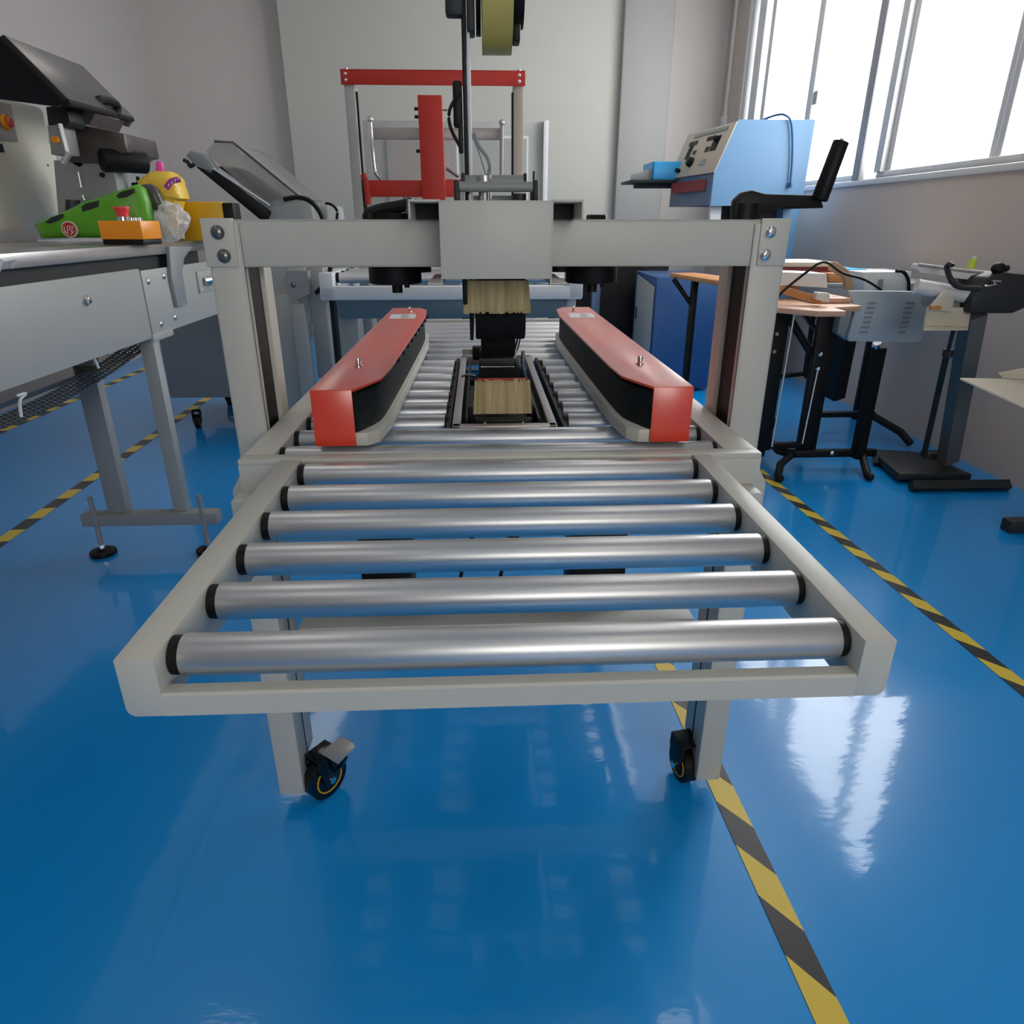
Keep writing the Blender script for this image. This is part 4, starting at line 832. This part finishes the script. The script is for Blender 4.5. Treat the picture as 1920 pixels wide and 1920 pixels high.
# stand directly behind the right post
mb = MB(); mb.box(1.15, 1.235, 2.78, 2.81, .10, .70, bev=.004); ps = mb.obj('upright', 'black', T2)
for z in (.69, .59, .52): mb = MB(); mb.cyl((1.19, 2.777, z), (1.19, 2.781, z), .007, n=12); mb.obj('hole', 'frame_metal', ps)
mb = MB(); mb.tube([(1.245, 2.77, .69), (1.235, 2.77, .12)], .004, smooth=False); mb.obj('gas_rod', 'alu', ps)
mb = MB(); mb.box(1.13, 1.38, 2.80, 2.83, .10, .125, bev=.004); mb.obj('floor_bar', 'black', T2)
mb = MB(); mb.tube([(1.24, 2.88, .115), (1.285, 2.92, .19), (1.28, 2.95, .10), (1.27, 2.96, .02)], .018, smooth=False); mb.obj('foot', 'black', T2)

# grey equipment cover on a tilted pole
GC = thing('equipment_cover', (1.62, 2.72, .56), 'pale grey vented sheet cover held by the black upright of the wooden table', 'equipment cover')
YG2 = 2.72
mb = MB(); mb.prism([at(1593, 545, YG2), at(1771, 547, YG2), at(1726, 640, YG2), at(1718, 642, YG2), at(1592, 640, YG2), at(1590, 634, YG2), at(1604, 585, YG2)], (0, .014, 0), bev=.002); cv = mb.obj('cover_sheet', 'white', GC)
cv.data.materials[0] = M['steel_gray'] if False else mat('pale_blue_grey_paint', (.43, .49, .51), .4, var=.02)
for xa in (1628, 1700):
    for k in range(7):
        y0 = 566+k*9; xs = xa-(k*2.6)
        MB().prism([at(xs, y0, YG2-.0012), at(xs+16, y0, YG2-.0012), at(xs+14.5, y0+5.2, YG2-.0012), at(xs-1.5, y0+5.2, YG2-.0012)], (0, .0012, 0)).obj('vent_slot', 'skin_paint', cv)
mb = MB(); mb.prism([at(1580, 575, 2.75), at(1600, 575, 2.75), at(1592, 640, 2.75), at(1570, 625, 2.75)], (0, .05, 0), bev=.003); mb.obj('side_bracket', 'skin_paint', GC)
mb = MB(); mb.tube([at(1648, 652, 2.78), at(1607, 858, 2.80)], .030, n=4, smooth=False); mb.obj('upright', 'black', T2)
mb = MB(); mb.cyl(at(1645, 642, 2.76), at(1648, 655, 2.78), .016, n=16); mb.obj('cover_clamp', 'chrome', T2)
# white control boxes, red board and paper on the tables
def flat(name, m, label, cat, pts, Y, dep, group=None, bev=.003):
    o = MB().prism([at(x, y, Y) for x, y in pts], (0, dep, 0), bev=bev).obj(name, m); return tag(o, label, cat, group)
flat('control_box', 'white', 'plain white box on the wooden table nearest the front sealer post', 'box', [(1462, 510), (1550, 513), (1552, 540), (1460, 534)], 2.85, .15)
WB = thing('vented_box', at(1670, 545, 2.95), 'white vented box with black cable standing behind the grey cover', 'box')
mb = MB(); mb.prism([at(1617, 510, 2.95), at(1692, 509, 2.95), at(1700, 514, 2.95), at(1704, 552, 2.95), at(1622, 552, 2.95)], (0, .12, 0), bev=.004); vb = mb.obj('box_body', 'white', WB)
MB().prism([at(1648, 525, 2.945), at(1657, 523, 2.945), at(1655, 545, 2.945), at(1644, 545, 2.945)], (0, .004, 0)).obj('vent', 'skin_paint', vb)
mb = MB(); mb.tube([at(1680, 508, 2.93), at(1694, 510, 2.93), at(1703, 525, 2.93), at(1704, 548, 2.93)], .007); mb.obj('box_cable', 'black', WB)
o = MB().box(1.375, 1.63, 3.30, 3.60, .7535, .815, bev=.002).obj('board_stack', 'darkred'); tag(o, 'dark red edged board block lying at the wall end of the table', 'board')
o = MB().box(1.39, 1.645, 3.29, 3.61, .8155, .835, bev=.002).obj('paper_stack', 'ivory'); tag(o, 'pale paper stack lying on the dark red board', 'paper')
flat('brown_wrapper', 'cardboard', 'twisted tan paper strip standing on the pink mat', 'paper', [(1560, 494), (1566, 490), (1590, 505), (1602, 530), (1598, 545), (1588, 543), (1584, 520), (1558, 507)], 2.9, .03)
flat('wooden_block', 'wood', 'short brown wooden block between the white boxes', 'block', [(1552, 512), (1600, 514), (1614, 516), (1612, 531), (1555, 529)], 3.2, .08)
MB().box(1.72, 2.10, 3.45, 3.68, .7535, .785, bev=.003).obj('wall_box_flat', 'white')
o = bpy.data.objects['wall_box_flat']; o.name = 'flat_box'; tag(o, 'flat white box against the right wall behind the vented box', 'box')
MB().box(1.75, 1.87, 3.44, 3.66, .7855, .795, bev=.001).obj('folder', 'cyan'); tag(bpy.data.objects['folder'], 'thin cyan folder on the flat white box by the wall', 'folder')
mb = MB(); mb.tube([at(1455, 560, 2.6), at(1475, 540, 2.6), at(1510, 512, 2.6), at(1535, 494, 2.62), at(1552, 493, 2.65), at(1580, 512, 2.7), at(1620, 524, 2.72), at(1652, 543, 2.72)], .0048); t = mb.obj('power_cord', 'black'); tag(t, 'black cord arching over the wooden table to the grey cover', 'cord')

# pedal impulse sealer at the right
PS = thing('pedal_sealer', (1.72, 2.70, 0), 'grey pedal impulse sealer on a single post with cross feet', 'sealing machine')
mb = MB(); mb.tube([at(1826, 588, 2.42), at(1777, 862, 2.72)], .042, n=4, smooth=False); mb.obj('post', 'post_gray', PS)
mb = MB(); mb.tube([at(1790, 610, 2.42), at(1776, 665, 2.5)], .007, smooth=False); mb.tube([at(1776, 660, 2.5), at(1733, 850, 2.72)], .011, smooth=False); mb.cyl(at(1779, 655, 2.5), at(1776, 668, 2.5), .018); mb.obj('pedal_rod', 'charcoal', PS)
for x0, y0, x1, y1, m_ in ((1638, 864, 1720, 872, 'charcoal'), (1708, 912, 1890, 910, 'charcoal')):
    a = at(x0, y0, 1); d = FW+RT*((x0-960)/FPX)-UP*((y0-960)/FPX); A_ = EYE+d*(-.98/d.z); d = FW+RT*((x1-960)/FPX)-UP*((y1-960)/FPX); B_ = EYE+d*(-.98/d.z)
    mb = MB(); mb.tube([A_, B_], .026, n=4, smooth=False); mb.obj('foot_beam', m_, PS)
mb = MB(); mb.prism([(1.72, 2.62, .045), (2.02, 2.60, .045), (1.98, 2.90, .045), (1.78, 2.96, .045)], (0, 0, -.03), bev=.003); mb.box(1.95, 2.1, 2.80, 2.86, .02, .07, bev=.01); mb.obj('base_plate', 'charcoal', PS)
mb = MB(); mb.prism([at(1735, 604, 2.40), at(1742, 575, 2.40), at(1822, 577, 2.40), at(1815, 618, 2.40), at(1732, 618, 2.40)], (0, .012, 0), bev=.001); mb.prism([at(1732, 618, 2.34), at(1815, 617, 2.34), at(1818, 608, 2.5), at(1738, 600, 2.5)], (0, 0, -.004)); mb.obj('work_tray', 'ivory', PS)
mb = MB(); mb.prism([at(1770, 549, 2.38), at(1790, 554, 2.38), at(1786, 585, 2.38), at(1744, 580, 2.38)], (0, .02, 0), bev=.002); mb.obj('tray_bracket', 'ivory', PS)
mb = MB(); mb.box(at(1743, 577, 2.37).x, at(1762, 577, 2.37).x, 2.36, 2.375, at(1750, 580, 2.37).z, at(1750, 573, 2.37).z); mb.obj('tray_slot', 'wood', PS)
def bar(p0, p1, th, name, m):
    mb = MB(); mb.tube([p0, p1], th, n=8, smooth=False); return mb.obj(name, m, PS)
mb = MB(); mb.prism([at(1722, 505, 2.5), at(1726, 495, 2.5), at(1860, 514, 2.42), at(1852, 530, 2.42), at(1725, 512, 2.5)], (0, .05, 0), bev=.002); up2 = mb.obj('upper_jaw', 'label', PS)
mb = MB(); mb.tube([at(1722, 496, 2.49), at(1920, 522, 2.40)], .006, smooth=False); mb.obj('jaw_strip', 'frame_metal', up2)
mb = MB(); mb.tube([at(1718, 537, 2.45), at(1836, 558, 2.40)], .026, n=16, smooth=False); mb.obj('lower_jaw', 'label', PS)
mb = MB(); mb.prism([at(1752, 556, 2.42), at(1820, 560, 2.42), at(1810, 585, 2.42), at(1752, 578, 2.42)], (0, .08, 0), bev=.003); mb.obj('jaw_support', 'skin_paint', PS)
mb = MB(); mb.prism([at(1822, 560, 2.36), at(1850, 520, 2.36), at(1880, 510, 2.36), at(1930, 515, 2.36), at(1930, 575, 2.36), at(1900, 588, 2.36), at(1820, 588, 2.36)], (0, .18, 0), bev=.008); mb.obj('transformer_case', 'charcoal', PS)
mb = MB(); mb.sphere(at(1872, 503, 2.38), .024, sc=(1, .8, .8)); mb.sphere(at(1886, 503, 2.38), .012); mb.cyl(at(1874, 508, 2.38), at(1874, 518, 2.38), .01); mb.obj('adjust_knob', 'black', PS)
mb = MB(); mb.tube([at(1774, 500, 2.40), at(1780, 494, 2.38), at(1786, 498, 2.36)], .007); mb.tube([at(1775, 500, 2.4), at(1782, 522, 2.37), at(1798, 538, 2.36), at(1840, 541, 2.35)], .009); mb.obj('hose', 'charcoal', PS)
mb = MB(); mb.tube([at(1846, 537, 2.34), at(1868, 533, 2.34), at(1860, 526, 2.34), at(1876, 528, 2.34)], .004, smooth=False); mb.obj('spring_clip', 'chrome', PS)
mb = MB(); mb.cyl(at(1820, 503, 2.42), at(1826, 485, 2.42), .014, .010, n=14); t = mb.obj('glue_bottle', 'yellowgreen', PS)
mb = MB(); mb.cyl(at(1826, 486, 2.42), at(1828, 480, 2.42), .008, n=12); mb.obj('bottle_cap', 'white', t)
# folding ivory shelf and black foot at the right edge
IS = thing('folding_shelf', (1.55, 1.95, 0), 'ivory folding shelf of another stand cut by the right edge', 'shelf')
mb = MB(); mb.prism([at(1800, 708, 1.98), at(1880, 710, 2.12), at(2000, 712, 2.2), at(2000, 800, 1.85), at(1925, 764, 1.88)], (0, 0, -.006), bev=.001); mb.obj('shelf_plate', 'ivory', IS)
mb = MB(); mb.prism([at(1872, 700, 2.13), at(1925, 690, 2.13), at(1990, 690, 2.13), at(1990, 712, 2.13), at(1880, 709, 2.13)], (0, .006, 0)); mb.obj('shelf_back', 'ivory', IS)
mb = MB(); mb.box(1.9, 1.96, 2.05, 2.11, .03, .62, bev=.003); mb.obj('post', 'skin_paint', IS)
mb = MB(); mb.box(1.83, 2.12, 2.11, 2.16, .0, .045, bev=.006); mb.obj('foot_beam', 'charcoal', IS)
# small white mains box on the wall
mb = MB(); mb.box(XW-.03, XW-.001, 3.02, 3.12, .42, .58, bev=.004)
t = mb.obj('wall_box', 'steel_gray'); tag(t, 'grey junction box on the right wall behind the pedal rod', 'junction box')
